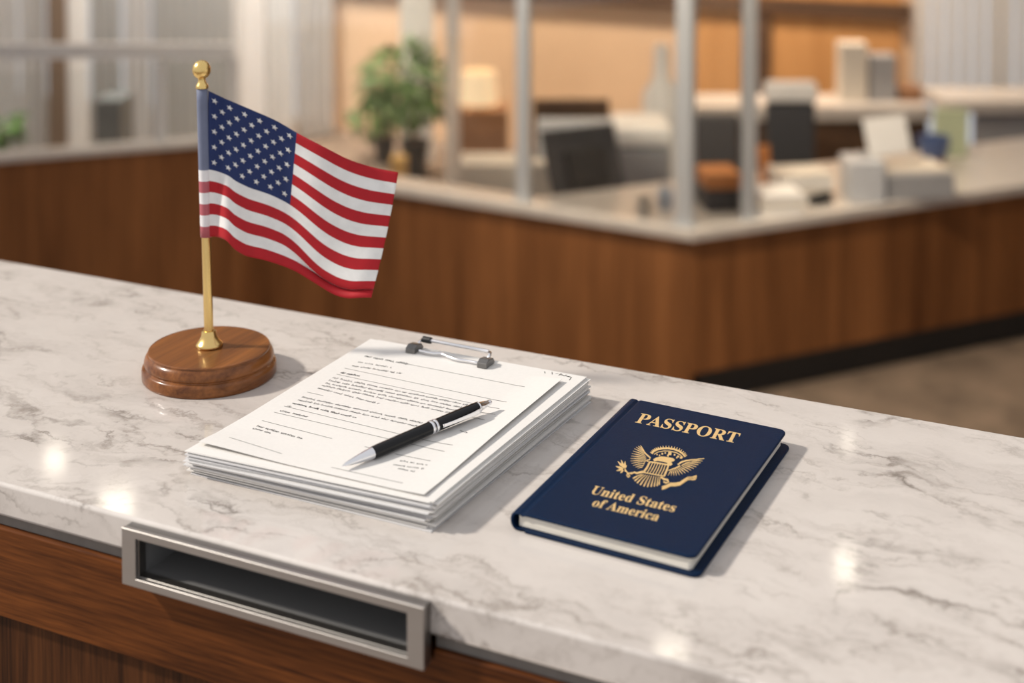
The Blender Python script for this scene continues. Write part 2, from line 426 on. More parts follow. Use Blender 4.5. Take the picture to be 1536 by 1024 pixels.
gapw = [rnd.uniform(.15, 1) for _ in range(NS)]
tot = sum(th); G = HT-.0012-tot; gs = sum(gapw)
if G < .003:
    k_ = (HT-.0042)/tot; th = [t*k_ for t in th]; G = .003
fields = [(rnd.uniform(0, 6.28), rnd.uniform(2, 6), rnd.uniform(0, 6.28), rnd.uniform(-.5, .9)) for _ in range(NS)]
def gap(k, x, y):
    u, v = stuv(x, y); a, fr, b, e = fields[k]
    w = .55 + .45*math.sin(fr*v + a) * sstep(.55, 1, u) + .3*math.sin(3*u+b)*(1-sstep(0, .3, v))
    return gapw[k]/gs*G*max(.06, w)
def ztop(k, x, y):
    z = .0002
    for j in range(k+1): z += gap(j, x, y) + th[j]
    return z
GRP = 'sheets in the paper pile'
sheets = []
for k in range(NS):
    f = (k+.5)/NS
    C = [lerp(a, b, f).copy() for a, b in zip(bot, topq)]
    jx, jy, jr = rnd.gauss(0, .0022), rnd.gauss(0, .0022), rnd.gauss(0, .006)
    cen = sum(C, Vector())/4
    C = [cen + Matrix.Rotation(jr, 3, 'Z') @ (c-cen) + Vector((jx, jy, 0)) for c in C]
    if k == NS-1: C = [c.copy() for c in topq]
    s = sheet_mesh('paper_sheet', C, lambda x, y, k=k: ztop(k, x, y), th[k], PAPER if k % 3 else PAPER2)
    if k == NS-1: tag(s, 'white sheet with a scribbled corner note directly under the printed form', 'paper')
    else: tag(s, 'plain white sheet or sheaf inside the pile of papers, only its edges showing', 'paper', GRP)
    sheets.append(s)
# marks on the sheet with the corner note
def mark_quad(bm, a, b, w, zf, dz=.00012, h=None):
    # a flat ink stroke from a to b (world xy), width w
    d = Vector((b.x-a.x, b.y-a.y)); 
    if d.length < 1e-7: return
    nrm = Vector((-d.y, d.x)).normalized()*w/2
    n = max(1, int(d.length/.012)); prev = None
    for i in range(n+1):
        x, y = a.x+d.x*i/n, a.y+d.y*i/n
        cur = [bm.verts.new((x+s*nrm.x, y+s*nrm.y, zf(x+s*nrm.x, y+s*nrm.y)+dz)) for s in (1, -1)]
        if prev: bm.faces.new((prev[0], prev[1], cur[1], cur[0]))
        prev = cur
def scribble(bm, p0, p1, h, zf, rr, bold=1.0, slantpx=(.55, -.42)):
    # pseudo-writing along a picture-space line p0->p1, letters h px tall
    Lp = math.hypot(p1[0]-p0[0], p1[1]-p0[1]); x = 0; nx_, ny_ = (p1[0]-p0[0])/Lp, (p1[1]-p0[1])/Lp
    zt = zf_ref
    W = lambda px, py: atz(px, py, zt)
    word = rr.randint(3, 9)
    while x < Lp-2:
        if word == 0:
            x += 3.0; word = rr.randint(3, 10); continue
        bx, by = p0[0]+nx_*x, p0[1]+ny_*x
        tall = 1.0 if rr.random() < .22 else .66
        hh = h*tall
        sx, sy = slantpx[0]*hh, slantpx[1]*hh
        mark_quad(bm, W(bx, by), W(bx+sx, by+sy), .00060*bold, zf)
        if rr.random() < .75:
            k = rr.choice((0, .5, 1))*.66*h/max(hh, .1)
            mark_quad(bm, W(bx+sx*k, by+sy*k), W(bx+sx*k+nx_*2.0, by+sy*k+ny_*2.0), .00058*bold, zf)
        x += rr.uniform(2.1, 3.0); word -= 1
zf_ref = HT
zk = lambda x, y: ztop(NS-1, x, y)
bm = bmesh.new(); rr = random.Random(3)
for a, b in (((817, 553), (817.5, 556)), ((828, 554), (828.5, 557.5)), ((833, 556.5), (838, 556)), ((838, 559), (842, 556)), ((842, 557), (846, 560)), ((846, 560), (850, 558)), ((850, 560.5), (858, 562)), ((857, 562), (854, 566)), ((840, 558), (856, 561))):
    mark_quad(bm, atz(*a, HT), atz(*b, HT), .0007, zk)
o = obj('corner_note', bm, INK, sheets[-1])
# printed form on top
zS = HT + .0016
form = [atz(298, 661, zS), atz(636, 739, zS), atz(843, 567, zS), atz(556, 503, zS)]
def zform(x, y):
    o = form[0]; a = form[1]-o; b = form[3]-o; px, py = x-o.x, y-o.y; det = a.x*b.y-a.y*b.x
    u, v = (px*b.y-py*b.x)/det, (a.x*py-a.y*px)/det
    base = ztop(NS-1, x, y) + .0006
    return base + .0034*sstep(.86, 1.06, u)*(.35+.65*sstep(0, .5, v)) + .0022*(1-sstep(0, .16, v))*(1-sstep(0, .45, u)) + .0007*(1-sstep(0, .12, v))
zf_ref = zS
fm = sheet_mesh('printed_form', form, zform, .00025, PAPER, 26, 32)
tag(fm, 'printed white form lying on top of the paper pile under the black pen', 'form')
RUL = [((612, 541), (787, 575)), ((517, 547), (760, 598)), ((505, 556), (749, 608)), ((461, 582.7), (485, 588)), ((426, 603.5), (640, 655)), ((411, 612.5), (667, 672)), ((393, 625), (498, 652)), ((344, 652.5), (423, 676)),
       ((592, 675), (646, 686)), ((547, 664), (566, 668)), ((640, 655), (679, 662.5)), ((497, 696), (604, 720)), ((715, 612), (743, 617)), ((705, 619), (727, 625))]
bm = bmesh.new()
for a, b in RUL: mark_quad(bm, atz(*a, zS), atz(*b, zS), .00060, zform)
obj('ruled_line', bm, INKL, fm)
TXT = [((547, 530), (612, 542), 5.5, 1.4), ((537, 538.5), (588, 547), 4, 1), ((528, 544), (603, 556), 4.5, 1.1), ((511, 554.5), (541, 560), 5, 1.7),
       ((499, 562), (702, 603), 5, 1), ((493, 566), (694, 607), 5, 1), ((488, 570), (686, 611.5), 5, 1), ((482.7, 573.5), (676, 615), 5, 1), ((476.7, 577.5), (568, 601), 5, 1),
       ((452.6, 591), (640, 631), 5, 1), ((447, 595), (632, 636), 5, 1), ((438.6, 600), (535, 622), 5, 1.4), ((431, 604), (438, 605.5), 4, 1), ((420, 611), (465.5, 621.6), 4.5, 1.1),
       ((385, 634), (452.6, 653), 5.5, 1.2), ((379, 637.5), (411, 646), 4.5, 1.1), ((600, 686), (641, 693), 4.5, 1), ((590, 692), (638, 699), 4.5, .9), ((597, 698), (625, 703), 4.5, 1), ((690, 641), (704, 646), 4, 1)]
bm = bmesh.new()
for a, b, h, w in TXT: scribble(bm, a, b, h, zform, rr, w)
obj('printed_text', bm, INK, fm)
# ------------------------------------------------------------------ paper clip at the top edge
zc = zS + .0030
cc = atz(675, 530, zc)
clip = thing('document_clip', 'metal document clip with dark end blocks clamping the top edge of the printed form', 'clip', cc)
def kpart(name, bm, m, **k):
    o = obj(name, bm, m, **k); o.parent = clip; o.matrix_parent_inverse = Matrix.Translation(-cc); return o
zsurf = lambda p: zform(p.x, p.y)
def on(px, py, dz):
    p = atz(px, py, zS); p.z = zsurf(p)+dz; return p
ex = (on(740, 541, 0)-on(614, 519, 0)); ex.z = 0; ex.normalize(); ey = Vector((-ex.y, ex.x, 0))
def clampm(px, py, flip):
    bm = bmesh.new(); p = on(px, py, .0002)
    M = Matrix.Translation(p) @ Matrix(((ex.x, ey.x, 0, 0), (ex.y, ey.y, 0, 0), (0, 0, 1, 0), (0, 0, 0, 1)))
    prof = [(-.010, 0), (.009, 0), (.0095, .0015), (.006, .0058), (-.004, .0075), (-.0095, .0048)]
    a = [bm.verts.new(M @ Vector((-.0052, y, z))) for y, z in prof]; b = [bm.verts.new(M @ Vector((.0052, y, z))) for y, z in prof]
    bm.faces.new(a[::-1]); bm.faces.new(b)
    for i in range(len(prof)): bm.faces.new((a[i], a[(i+1) % 6], b[(i+1) % 6], b[i]))
    return bm
kpart('end_block', clampm(622, 520.5, 0), GUN, bevel=.0006)
kpart('end_block', clampm(729, 542.5, 1), GUN, bevel=.0006)
pts = [on(627, 524.5, .0028)]
for t in [i/16 for i in range(17)]:
    px, py = lerp(630, 718, t), lerp(525.0, 543.5, t)
    py -= 2.5*math.exp(-((t-.36)/.09)**2); py += 1.3*math.exp(-((t-.62)/.12)**2)
    pts.append(on(px, py, .0028))
kpart('front_wire', tube(bmesh.new(), pts, .0014, 10), CHROME, smooth=True)
kpart('roller_bar', tube(bmesh.new(), [on(634, 512.5, .0062), on(733, 531, .0062)], .0018, 14), CHROME, auto=50)
bm = tube(bmesh.new(), [on(735, 531.5, .0055), on(734.5, 534, .0048), on(732, 539, .0035)], .0017, 10)
kpart('side_arm', bm, CHROME, smooth=True)
kpart('side_arm', tube(bmesh.new(), [on(634, 512.5, .0062), on(630, 515, .0055), on(626, 519, .004)], .0015, 10), CHROME, smooth=True)
kpart('black_grip', tube(bmesh.new(), [on(635, 512.6, .0062), on(646.5, 514.9, .0062)], .0033, 18), BLACKP, auto=50)
# ------------------------------------------------------------------ pen
PR = .0054
zpen = max(ztop(NS-1, *atz(600, 660, zS).xy), zform(*atz(640, 645, zS).xy)) + PR + .0004
tip = atz(513, 697.5, zS+.0022); tail = atz(736.5, 602.5, zS+.0050)
tip.z = zform(tip.x, tip.y) + .0022
tail.z = tip.z + .0036
# keep the barrel clear of the sheet
axis = tail-tip; PL = axis.length; pd = axis.normalized()
low = max(zform(*(tip+pd*(PL*t)).xy) + PR*(1 if .2 < t < .93 else .5) + .0002 - (tip.z + pd.z*PL*t) for t in [i/20 for i in range(21)])
tip.z += max(0, low); MPn = zaxis_to(pd, tip)
pen = thing('ballpoint_pen', 'black ballpoint pen with chrome tip and rings lying on the printed form', 'pen', tip)
def ppart(name, bm, m, **k):
    o = obj(name, bm, m, **k); o.parent = pen; o.matrix_parent_inverse = Matrix.Translation(-tip); return o
pl = PL
ppart('tip_cone', lathe(bmesh.new(), [(0, 0), (.0005, 0), (.0007, .002), (.0011, .003), (.0016, .0035), (.0032, pl*.09), (.0043, pl*.145), (.0049, pl*.185), (.0047, pl*.186), (0, pl*.186)], MPn, 36), CHROME, auto=40)
ppart('lower_barrel', lathe(bmesh.new(), [(0, pl*.1862), (.0050, pl*.1862), (.0053, pl*.22), (PR, pl*.4), (PR, pl*.5635), (0, pl*.5635)], MPn, 36), BLACK, auto=40)
for a, b in ((.564, .583), (.590, .607)):
    ppart('ring', lathe(bmesh.new(), [(0, pl*a), (PR, pl*a), (PR+.0006, pl*(a+.005)), (PR+.0006, pl*(b-.005)), (PR, pl*b), (0, pl*b)], MPn, 36), CHROME, auto=40)
ppart('ring_groove', lathe(bmesh.new(), [(0, pl*.5832), (PR*.94, pl*.5832), (PR*.94, pl*.5898), (0, pl*.5898)], MPn, 30), BLACK, auto=40)
ppart('upper_barrel', lathe(bmesh.new(), [(0, pl*.6072), (PR, pl*.6072), (PR, pl*.8), (PR*.93, pl*.895), (0, pl*.895)], MPn, 36), BLACK, auto=40)
ppart('end_cap', lathe(bmesh.new(), [(0, pl*.8952), (PR*.95, pl*.8952), (PR*.95, pl*.905), (PR*.78, pl*.91), (PR*.62, pl*.95), (PR*.46, pl*.972), (PR*.42, pl*.978), (PR*.46, pl*.985), (PR*.4, pl*.996), (0, pl)], MPn, 36), CHROME, auto=40)
# clip on the camera-right side of the barrel
side = (RT - pd*RT.dot(pd)); side = (side*1.0 + Vector((0, 0, .05)) - FW*.30); side = (side - pd*side.dot(pd)).normalized()
wide = pd.cross(side)
bm = bmesh.new(); prev = None
for t, off, w in ((.893, PR*.90, .0018), (.885, PR+.0014, .0021), (.87, PR+.0024, .0022), (.83, PR+.0026, .0018), (.76, PR+.0023, .0016), (.69, PR+.0017, .0014), (.650, PR+.0010, .0014), (.632, PR+.0006, .0015), (.622, PR+.0010, .0013)):
    c = tip + pd*(pl*t) + side*off
    cur = [bm.verts.new(c + wide*(s*w) + side*(q*.0005)) for s, q in ((1, 1), (1, -1), (-1, -1), (-1, 1))]
    if prev:
        for k in range(4): bm.faces.new((prev[k], prev[(k+1) % 4], cur[(k+1) % 4], cur[k]))
    else: bm.faces.new(cur)
    prev = cur
bm.faces.new(prev[::-1])
ppart('clip', bm, CHROME, bevel=.0003)
# ------------------------------------------------------------------ passport
PZ = .0152
c0, c1, c2, c3 = atz(766, 768, PZ), atz(1043, 833, PZ), atz(1181, 647, PZ), atz(944, 594, PZ)
exP = ((c1-c0)+(c2-c3)).normalized(); eyP = Vector((-exP.y, exP.x, 0))
WP = ((c1-c0).length+(c2-c3).length)/2
skew = ((c3-c0)+(c2-c1))/2; HP = skew.dot(eyP); sk = skew.dot(exP)/HP
org = (c0+c1+c2+c3)/4 - exP*WP/2 - eyP*HP/2 - exP*sk*HP/2
PM = Matrix(((exP.x, eyP.x+exP.x*0, 0, org.x), (exP.y, eyP.y, 0, org.y), (0, 0, 1, 0), (0, 0, 0, 1))) @ Matrix(((1, sk, 0, 0), (0, 1, 0, 0), (0, 0, 1, 0), (0, 0, 0, 1)))
book = thing('passport_book', 'dark navy passport book with gold lettering and eagle emblem lying on the marble', 'passport', org)
def bpart(name, bm, m, parent=None, local=True, **k):
    if local:
        for v in bm.verts: v.co = PM @ v.co
    o = obj(name, bm, m, **k); o.parent = parent or book
    o.matrix_parent_inverse = Matrix.Translation(-org); return o
def rrect(x0, x1, y0, y1, r, left=False):
    pts = [(x0, y0)] if not left else []
    def arc(cx, cy, a0): return [(cx+r*math.cos(math.radians(a0+a)), cy+r*math.sin(math.radians(a0+a))) for a in range(0, 91, 10)]
    pts += arc(x1-r, y0+r, -90) + arc(x1-r, y1-r, 0) + [(x0, y1)]
    return pts
TB_ = .0024; XH = .0125
def board(z0, z1, x1, y0):
    bm = prism(bmesh.new(), rrect(XH, x1, y0, HP, .0075), z0, z1)
    bmesh.ops.recalc_face_normals(bm, faces=bm.faces[:])
    es = [e for e in bm.edges if abs(e.verts[0].co.z-e.verts[1].co.z) < 1e-6 and max(v.co.x for v in e.verts) > XH+1e-5]
    bmesh.ops.bevel(bm, geom=es, offset=.0008, segments=3, profile=.5, affect='EDGES'); return bm
cv = bpart('front_cover', board(PZ-TB_, PZ, WP, 0), NAVY, auto=35)
bpart('back_cover', board(.0003, .0003+TB_, WP+.0035, -.0012), NAVY, auto=35)
# spine with hinge grooves
outer = [(XH+.0003, PZ-.0001), (XH-.001, PZ-.0003), (XH-.0026, PZ-.0011), (XH-.0042, PZ-.0003), (XH-.0055, PZ)]
Rr = (PZ-.0003)/2; cx = Rr*.62
outer += [(cx - Rr*.75*math.sin(a) - 0, .0003+Rr+Rr*math.cos(a)) for a in [PI*i/12 for i in range(13)]]
outer += [(XH-.0055, .0003), (XH-.0042, .0006), (XH-.0026, .0014), (XH-.001, .0006), (XH+.0003, .0004)]
def insetp(pts, t):
    out = []
    for i, p in enumerate(pts):
        a = Vector(pts[max(i-1, 0)]); b = Vector(pts[min(i+1, len(pts)-1)]); d = (b-a).normalized(); nn = Vector((-d.y, d.x))
        out.append((p[0]+nn.x*t, p[1]+nn.y*t))
    return out
inner = insetp(outer, .0019)
bm = bmesh.new(); N = len(outer); rows = []
for y in [0, .0006, HP-.0006, HP]:
    e = .0005 if y in (0, HP) else 0
    oo = insetp(outer, e)
    rows.append([bm.verts.new((x, y, z)) for x, z in oo] + [bm.verts.new((x, y, z)) for x, z in inner[::-1]])
for A, B in zip(rows, rows[1:]):
    for k in range(2*N): bm.faces.new((A[k], A[(k+1) % (2*N)], B[(k+1) % (2*N)], B[k]))
for R_ in (rows[0], rows[-1]):
    for k in range(N-1): bm.faces.new((R_[k], R_[k+1], R_[2*N-2-k], R_[2*N-1-k]))
bpart('spine', bm, NAVY, auto=60)
bm = prism(bmesh.new(), rrect(.0055, WP-.0042, .0034, HP-.004, .003), TB_+.0006, PZ-TB_-.0001)
bpart('page_block', bm, PAGES)
# gold lettering on the cover
SER = lambda s: ''.join(chr(0x1D400+ord(c)-65) if 'A' <= c <= 'Z' else chr(0x1D41A+ord(c)-97) if 'a' <= c <= 'z' else c for c in s)
def lettering(name, text, a, b, cap, capchar, thick=0.0):
    A, Bp, Cp = (atz(*p, PZ) for p in (a, b, cap))
    cu = bpy.data.curves.new('txt', 'FONT'); cu.body = SER(text); cu.extrude = .02; cu.offset = thick; cu.resolution_u = 6
    o = link(bpy.data.objects.new('txt', cu)); dg = bpy.context.evaluated_depsgraph_get(); dg.update()
    me = bpy.data.meshes.new_from_object(o.evaluated_get(dg)); bpy.data.objects.remove(o)
    xs = [v.co.x for v in me.vertices]; x0, x1 = min(xs), max(xs); yc = .665
    E1 = (Bp-A)/(x1-x0); E2 = (Cp-A)/yc
    for v in me.vertices:
        x, y, z = v.co; p = A + E1*(x-x0) + E2*y; v.co = (p.x, p.y, PZ - .00005 + (.00022 if z > 0 else 0))
    me.materials.clear(); me.materials.append(GOLD); me.name = name
    for p in me.polygons: p.material_index = 0
    ob = link(bpy.data.objects.new(name, me)); ob.parent = cv
    return ob
lettering('title_lettering', 'PASSPORT', (952.5, 633), (1104, 664.5), (961.8, 620), 'P', .004)
lettering('country_lettering', 'United States', (884.5, 739.5), (1010.5, 767.8), (892.5, 728.6), 'U', .002)
lettering('country_lettering', 'of America', (886.5, 758.3), (985.5, 781.3), (894.5, 747.5), 'A', .002)
# eagle emblem
bm = bmesh.new(); zE = [PZ + .00012]
def ew(p): return atz(850+p[0]/4.877, 590+p[1]/4.877, PZ)
def eface(pts, up=0):
    zE[0] += 1e-6
    vs = [ew(p) for p in pts]
    a = [bm.verts.new((p.x, p.y, zE[0]+up)) for p in vs]; b = [bm.verts.new((p.x, p.y, PZ-.00005)) for p in vs]
    n = len(a)
    try:
        bm.faces.new(a); 
        for i in range(n): bm.faces.new((a[i], a[(i+1) % n], b[(i+1) % n], b[i]))
    except ValueError: pass
def estroke(pts, w0, w1=None, wm=None, up=0):
    pts = [Vector(p) for p in pts]; n = len(pts); w1 = w0 if w1 is None else w1
    Lft, Rgt = [], []
    for i, p in enumerate(pts):
        t = i/(n-1); d = (pts[min(i+1, n-1)]-pts[max(i-1, 0)]).normalized(); nn = Vector((-d.y, d.x))
        w = lerp(w0, w1, t) if wm is None else (lerp(w0, wm, t*2) if t < .5 else lerp(wm, w1, t*2-1))
        Lft.append(p+nn*w/2); Rgt.append(p-nn*w/2)
    for i in range(n-1): eface([Lft[i], Lft[i+1], Rgt[i+1], Rgt[i]], up)
def pl2(pts, t):
    n = len(pts)-1; k = min(n-1, int(t*n)); f = t*n-k
    return lerp(Vector(pts[k]), Vector(pts[k+1]), f)
def feathers(inner, tips, n, w0, wm, w1):
    for i in range(n):
        t = i/(n-1); a = pl2(inner, t); b = pl2(tips, t); m = (a+b)/2 + Vector((0, -3))
        estroke([a, lerp(a, m, .5), m, lerp(m, b, .5), b], w0, w1, wm)
LT = [(540, 381), (518, 385), (499, 398), (485, 420), (474, 445), (467, 470), (467, 495), (476, 517), (497, 537), (520, 549)]
LI = [(556, 408), (560, 425), (568, 440), (575, 455), (580, 468), (582, 478), (580, 488), (575, 500), (566, 520), (556, 538)]
feathers(LI, LT, 13, 3, 6.5, 2)
estroke([(540, 381), (556, 405), (570, 432), (590, 452), (612, 470), (604, 486), (590, 484), (598, 500)], 5, 4, 11)
estroke([(598, 500), (580, 490), (570, 505), (560, 528), (545, 545)], 5, 4)
RTp = [(1006, 478), (990, 500), (968, 520), (945, 540), (918, 557), (890, 574), (860, 586), (830, 597), (800, 602), (772, 604), (742, 601)]
RIn = [(930, 487), (905, 500), (885, 510), (868, 521), (850, 530), (832, 540), (815, 546), (800, 552), (788, 556), (776, 560), (764, 566)]
feathers(RIn, RTp, 15, 3, 6.5, 2)
estroke([(1006, 476), (960, 483), (915, 486), (875, 492), (840, 503), (815, 520), (830, 530), (800, 545), (768, 556), (745, 565)], 4, 5, 13)
estroke([(905, 500), (870, 512), (840, 528)], 3, 5, 8)
for i in range(8):           # shield stripes
    t = i/7
    a = lerp(Vector((612, 503)), Vector((742, 524)), t); b = lerp(Vector((567, 580)), Vector((708, 604)), t)
    estroke([a, (a+b)/2 + Vector((2, 2)), b], 5, 5, 7)
estroke([(606, 500), (680, 512), (748, 524)], 9, 9); estroke([(560, 578), (636, 592), (716, 606)], 6, 6)
estroke([(606, 500), (585, 540), (558, 578)], 7, 7); estroke([(748, 524), (735, 565), (716, 606)], 7, 7)
eface([(633, 483), (655, 470), (690, 462), (735, 466), (775, 474), (793, 486), (782, 497), (768, 500), (765, 516), (752, 522), (738, 520), (735, 508), (705, 500), (668, 493), (640, 497)])
eface([(752, 518), (770, 508), (774, 520), (760, 530), (748, 527)])
estroke([(622, 440), (636, 424), (662, 411), (700, 403), (745, 402), (790, 410), (826, 424), (852, 444), (866, 464)], 15, 10, 13)
estroke([(640, 446), (668, 430), (710, 422), (755, 423), (800, 433), (834, 452), (850, 470)], 5, 5)
for i in range(19):
    t = i/18; a = pl2([(622, 436), (640, 416), (665, 404), (702, 396), (748, 395), (792, 402), (830, 416), (858, 438), (870, 458)], t)
    c = Vector((745, 520)); d = (a-c).normalized(); estroke([a, a+d*12], 7, 3)
for p, w in (((700, 442), 13), ((722, 436), 11), ((756, 440), 24), ((790, 450), 12), ((816, 462), 14), ((838, 470), 16), ((680, 454), 10), ((742, 455), 14), ((806, 470), 10), ((662, 448), 9)):
    eface([(p[0]-w/2, p[1]-w*.5), (p[0]+w*.5, p[1]-w*.35), (p[0]+w*.4, p[1]+w*.5), (p[0]-w*.6, p[1]+w*.4)])
TT = [(486, 622), (500, 642), (520, 660), (548, 675), (578, 683), (608, 684), (636, 681), (660, 679), (676, 668)]
TI = [(552, 592), (566, 594), (582, 597), (598, 599), (614, 602), (632, 605), (650, 606), (668, 608), (684, 610)]
feathers(TI, TT, 10, 4, 6, 11)
estroke([(560, 575), (535, 578), (515, 585), (495, 578), (474, 588), (462, 584)], 16, 8, 12)
for c, d in (((418, 545), (-45, -48)), ((420, 545), (-22, -58)), ((424, 545), (4, -50)), ((425, 548), (14, -22)), ((415, 552), (-55, -18)), ((412, 556), (-48, 10)), ((415, 562), (-22, 22)), ((425, 560), (12, 14))):
    c = Vector(c); d = Vector(d); estroke([c, c+d*.5, c+d], 5, 1, 15)
estroke([(424, 550), (438, 572), (452, 592), (462, 606), (452, 614), (440, 600), (446, 582), (464, 586), (476, 578)], 6, 5, 8)
estroke([(690, 612), (712, 628), (738, 634), (746, 648), (728, 656), (708, 646)], 12, 7, 13)
for k in range(3):
    o_ = k*9-9
    estroke([(697, 694+o_), (728, 684+o_), (760, 668+o_), (795, 668+o_), (828, 662+o_), (858, 642+o_), (885, 624+o_), (918, 622+o_), (950, 610+o_)], 7, 3, 8)
estroke([(700, 692), (712, 700), (726, 688)], 7, 6); estroke([(925, 618), (950, 608), (940, 630), (915, 636)], 7, 3, 12)
bmesh.ops.recalc_face_normals(bm, faces=bm.faces[:])
em = obj('eagle_emblem', bm, GOLD); em.parent = cv
# ================================================================== the office behind
TAN = noisy('tan_wall', (.68, .48, .32), .05, 2, .6)
ORANGE = wood('orange_wood_panel', (.42, .20, .07), (.60, .32, .13), 'Z', .25, .45)
CREAM = noisy('cream_paint', (.72, .66, .57), .05, 8, .6)
OFFW = noisy('off_white', (.74, .72, .69), .04, 10, .5)
GREY = noisy('grey_plastic', (.36, .36, .37), .06, 20, .5)
LGREY = noisy('light_grey_plastic', (.55, .56, .58), .05, 20, .5)
DGREY = noisy('charcoal', (.05, .05, .055), .15, 30, .6)
DBROWN = wood('dark_brown_wood', (.05, .03, .02), (.13, .075, .045), 'X', .3, .5)
CARPET = noisy('brown_carpet', (.20, .145, .105), .35, 5, .95, .3)
STONE = noisy('pale_stone', (.60, .55, .50), .07, 14, .3)
ALU = mat('aluminium_post', (.56, .58, .60), .4, .35)
WHITEM = noisy('white_metal', (.70, .69, .68), .04, 20, .4)
ORNG = noisy('orange_card', (.62, .24, .07), .08, 20, .6)
NAVYB = noisy('blue_ceramic', (.07, .11, .24), .1, 20, .3)
GREENC = noisy('pale_green_card', (.45, .50, .33), .08, 20, .6)
LEAF = noisy('green_leaf', (.10, .20, .045), .45, 6, .5)
BROWNC = noisy('brown_cabinet', (.30, .15, .075), .1, 10, .5)
SHADE = mat('lamp_shade', (.85, .72, .52), .7, Emission_Color=(1, .70, .40, 1), Emission_Strength=.55)
def sheer(name, col, tr):
    m = noisy(name, col, .03, 6, .8); nt = m.node_tree; o = nt.nodes['Material Output']; mx = nt.nodes.new('ShaderNodeMixShader'); tl = nt.nodes.new('ShaderNodeBsdfTranslucent')
    tl.inputs[0].default_value = (*col, 1); mx.inputs[0].default_value = tr
    nt.links.new(nt.nodes['Principled BSDF'].outputs[0], mx.inputs[1]); nt.links.new(tl.outputs[0], mx.inputs[2]); nt.links.new(mx.outputs[0], o.inputs[0]); return m
CURT = sheer('white_curtain', (.94, .92, .89), .6); CURTG = sheer('grey_sheer_curtain', (.62, .60, .58), .5); CURTD = sheer('dark_sheer_curtain', (.44, .43, .41), .45); CURTB = sheer('brown_curtain', (.30, .22, .16), .3)
GLASS = glass('clear_glass'); GLASSW = glass('tinted_window_glass', (.95, .96, .97))
YW = 9.2
K = atz(1040, 624, FLOOR); dK = depth(K); HZ = CAM.z + ((PY-347)/F*UP.z + FW.z)*dK
H = HZ
def W(px, py): return atz(px, py, H)
def V2(p): return Vector((p.x, p.y, 0))
Kt = V2(W(1040, 347)); Le = V2(W(306, 233.5)); Re = V2(W(1720, 251))
dL = (Le-Kt).normalized(); dR = (Re-Kt).normalized()
nL = Vector((-dL.y, dL.x, 0)); nL = nL if nL.y > 0 else -nL
nR = Vector((-dR.y, dR.x, 0)); nR = nR if nR.x < 0 else -nR
def offs(dl, dr):       # an L line offset inwards by dl on the left leg, dr on the right leg
    a = Le+nL*dl; b = Re+nR*dr
    p = Kt+nL*dl; q_ = Kt+nR*dr
    den = dL.x*dR.y-dL.y*dR.x; t = ((q_-p).x*dR.y-(q_-p).y*dR.x)/den
    return a, p+dL*t, b
def ell(dl0, dr0, dl1, dr1, z0, z1, bm=None):
    a = offs(dl0, dr0); b = offs(dl1, dr1)
    return prism(bm or bmesh.new(), [a[0], a[1], a[2], b[2], b[1], b[0]], z0, z1)
TT_ = .045
desk = thing('reception_desk', 'angled walnut reception desk behind with a dark kick plate and a front corner', 'desk', (Kt.x, Kt.y, FLOOR))
def dp(o, par): o.parent = par; o.matrix_parent_inverse = par.matrix_basis.inverted(); return o
for nm, leg in (('front_panel', 0), ('side_panel', 1)):
    bm = bmesh.new(); a = offs(.03, .03); b = offs(.09, .09)
    i = 0 if leg == 0 else 2
    prism(bm, [a[i], a[1], b[1], b[i]] if leg == 0 else [a[1], a[2], b[2], b[1]], FLOOR+(.02 if leg == 0 else .155), H-TT_-.0005)
    dp(obj(nm, bm, FAR_WOOD), desk)
a = offs(.10, .075); b = offs(.12, .12)
dp(obj('kick_plate', prism(bmesh.new(), [a[1], a[2], b[2], b[1]], FLOOR+.0005, FLOOR+.1545), BLACKP), desk)
a = offs(.12, .12)
dp(obj('end_panel', prism(bmesh.new(), [a[0]+dL*-.02, a[0], a[0]+nL*.20, a[0]+nL*.20-dL*.02], FLOOR+.001, H-TT_-.0005), FAR_WOOD), desk)
WT = .17; WR = .80
tag(obj('desk_worktop', ell(0, 0, WT, WR, H-TT_, H), STONE, bevel=.004), 'pale stone worktop capping the angled walnut reception desk', 'worktop')
# glass screen on the desk
scr = thing('glass_screen', 'glass screen with aluminium posts standing on the corner of the reception desk', 'screen', (Kt.x, Kt.y+.1, H))
ZT = H+1.25
def on_line(px, off, leg):     # point at picture column px on a line offset inwards from the desk edge
    A, Kc, B = offs(off, off); P0, d = (Kc, dL) if leg == 0 else (Kc, dR)
    # solve column
    best = min((abs(768+F*((P0+d*t+Vector((0, 0, H))-CAM).dot(RT))/((P0+d*t+Vector((0, 0, H))-CAM).dot(FW)) - px), t) for t in [i*.004 for i in range(0, 900)])
    return P0+d*best[1]
def post(px, off, leg, wd):
    p = on_line(px, off, leg); rz = math.atan2((dL if leg == 0 else dR).y, (dL if leg == 0 else dR).x)
    M = Matrix.Translation((p.x, p.y, 0)) @ Matrix.Rotation(rz, 4, 'Z')
    bm = cbox(wd, wd*.7, ZT-H, 0, 0, H+.0005, M); cbox(wd*1.35, wd*1.05, .012, 0, 0, H+.0004, M, bm)
    o = dp(obj('post', bm, ALU, bevel=.004), scr); return p
p1 = post(786, .085, 0, .062); pc = post(1028, .07, 0, .075); p3 = post(1122, .07, 1, .062)
pL = on_line(400, .085, 0)
def pane(a, b, z0=H+.001, z1=ZT-.02, m=GLASS, par=scr, nm='pane'):
    d = (b-a).normalized(); n_ = Vector((-d.y, d.x, 0))*.004
    return dp(obj(nm, prism(bmesh.new(), [a-n_, b-n_, b+n_, a+n_], z0, z1), m), par)
g = .035
pane(pL, p1-(p1-pL).normalized()*g); pane(p1+(pc-p1).normalized()*g, pc-(pc-p1).normalized()*.045); pane(pc+(p3-pc).normalized()*.045, p3-(p3-pc).normalized()*g)
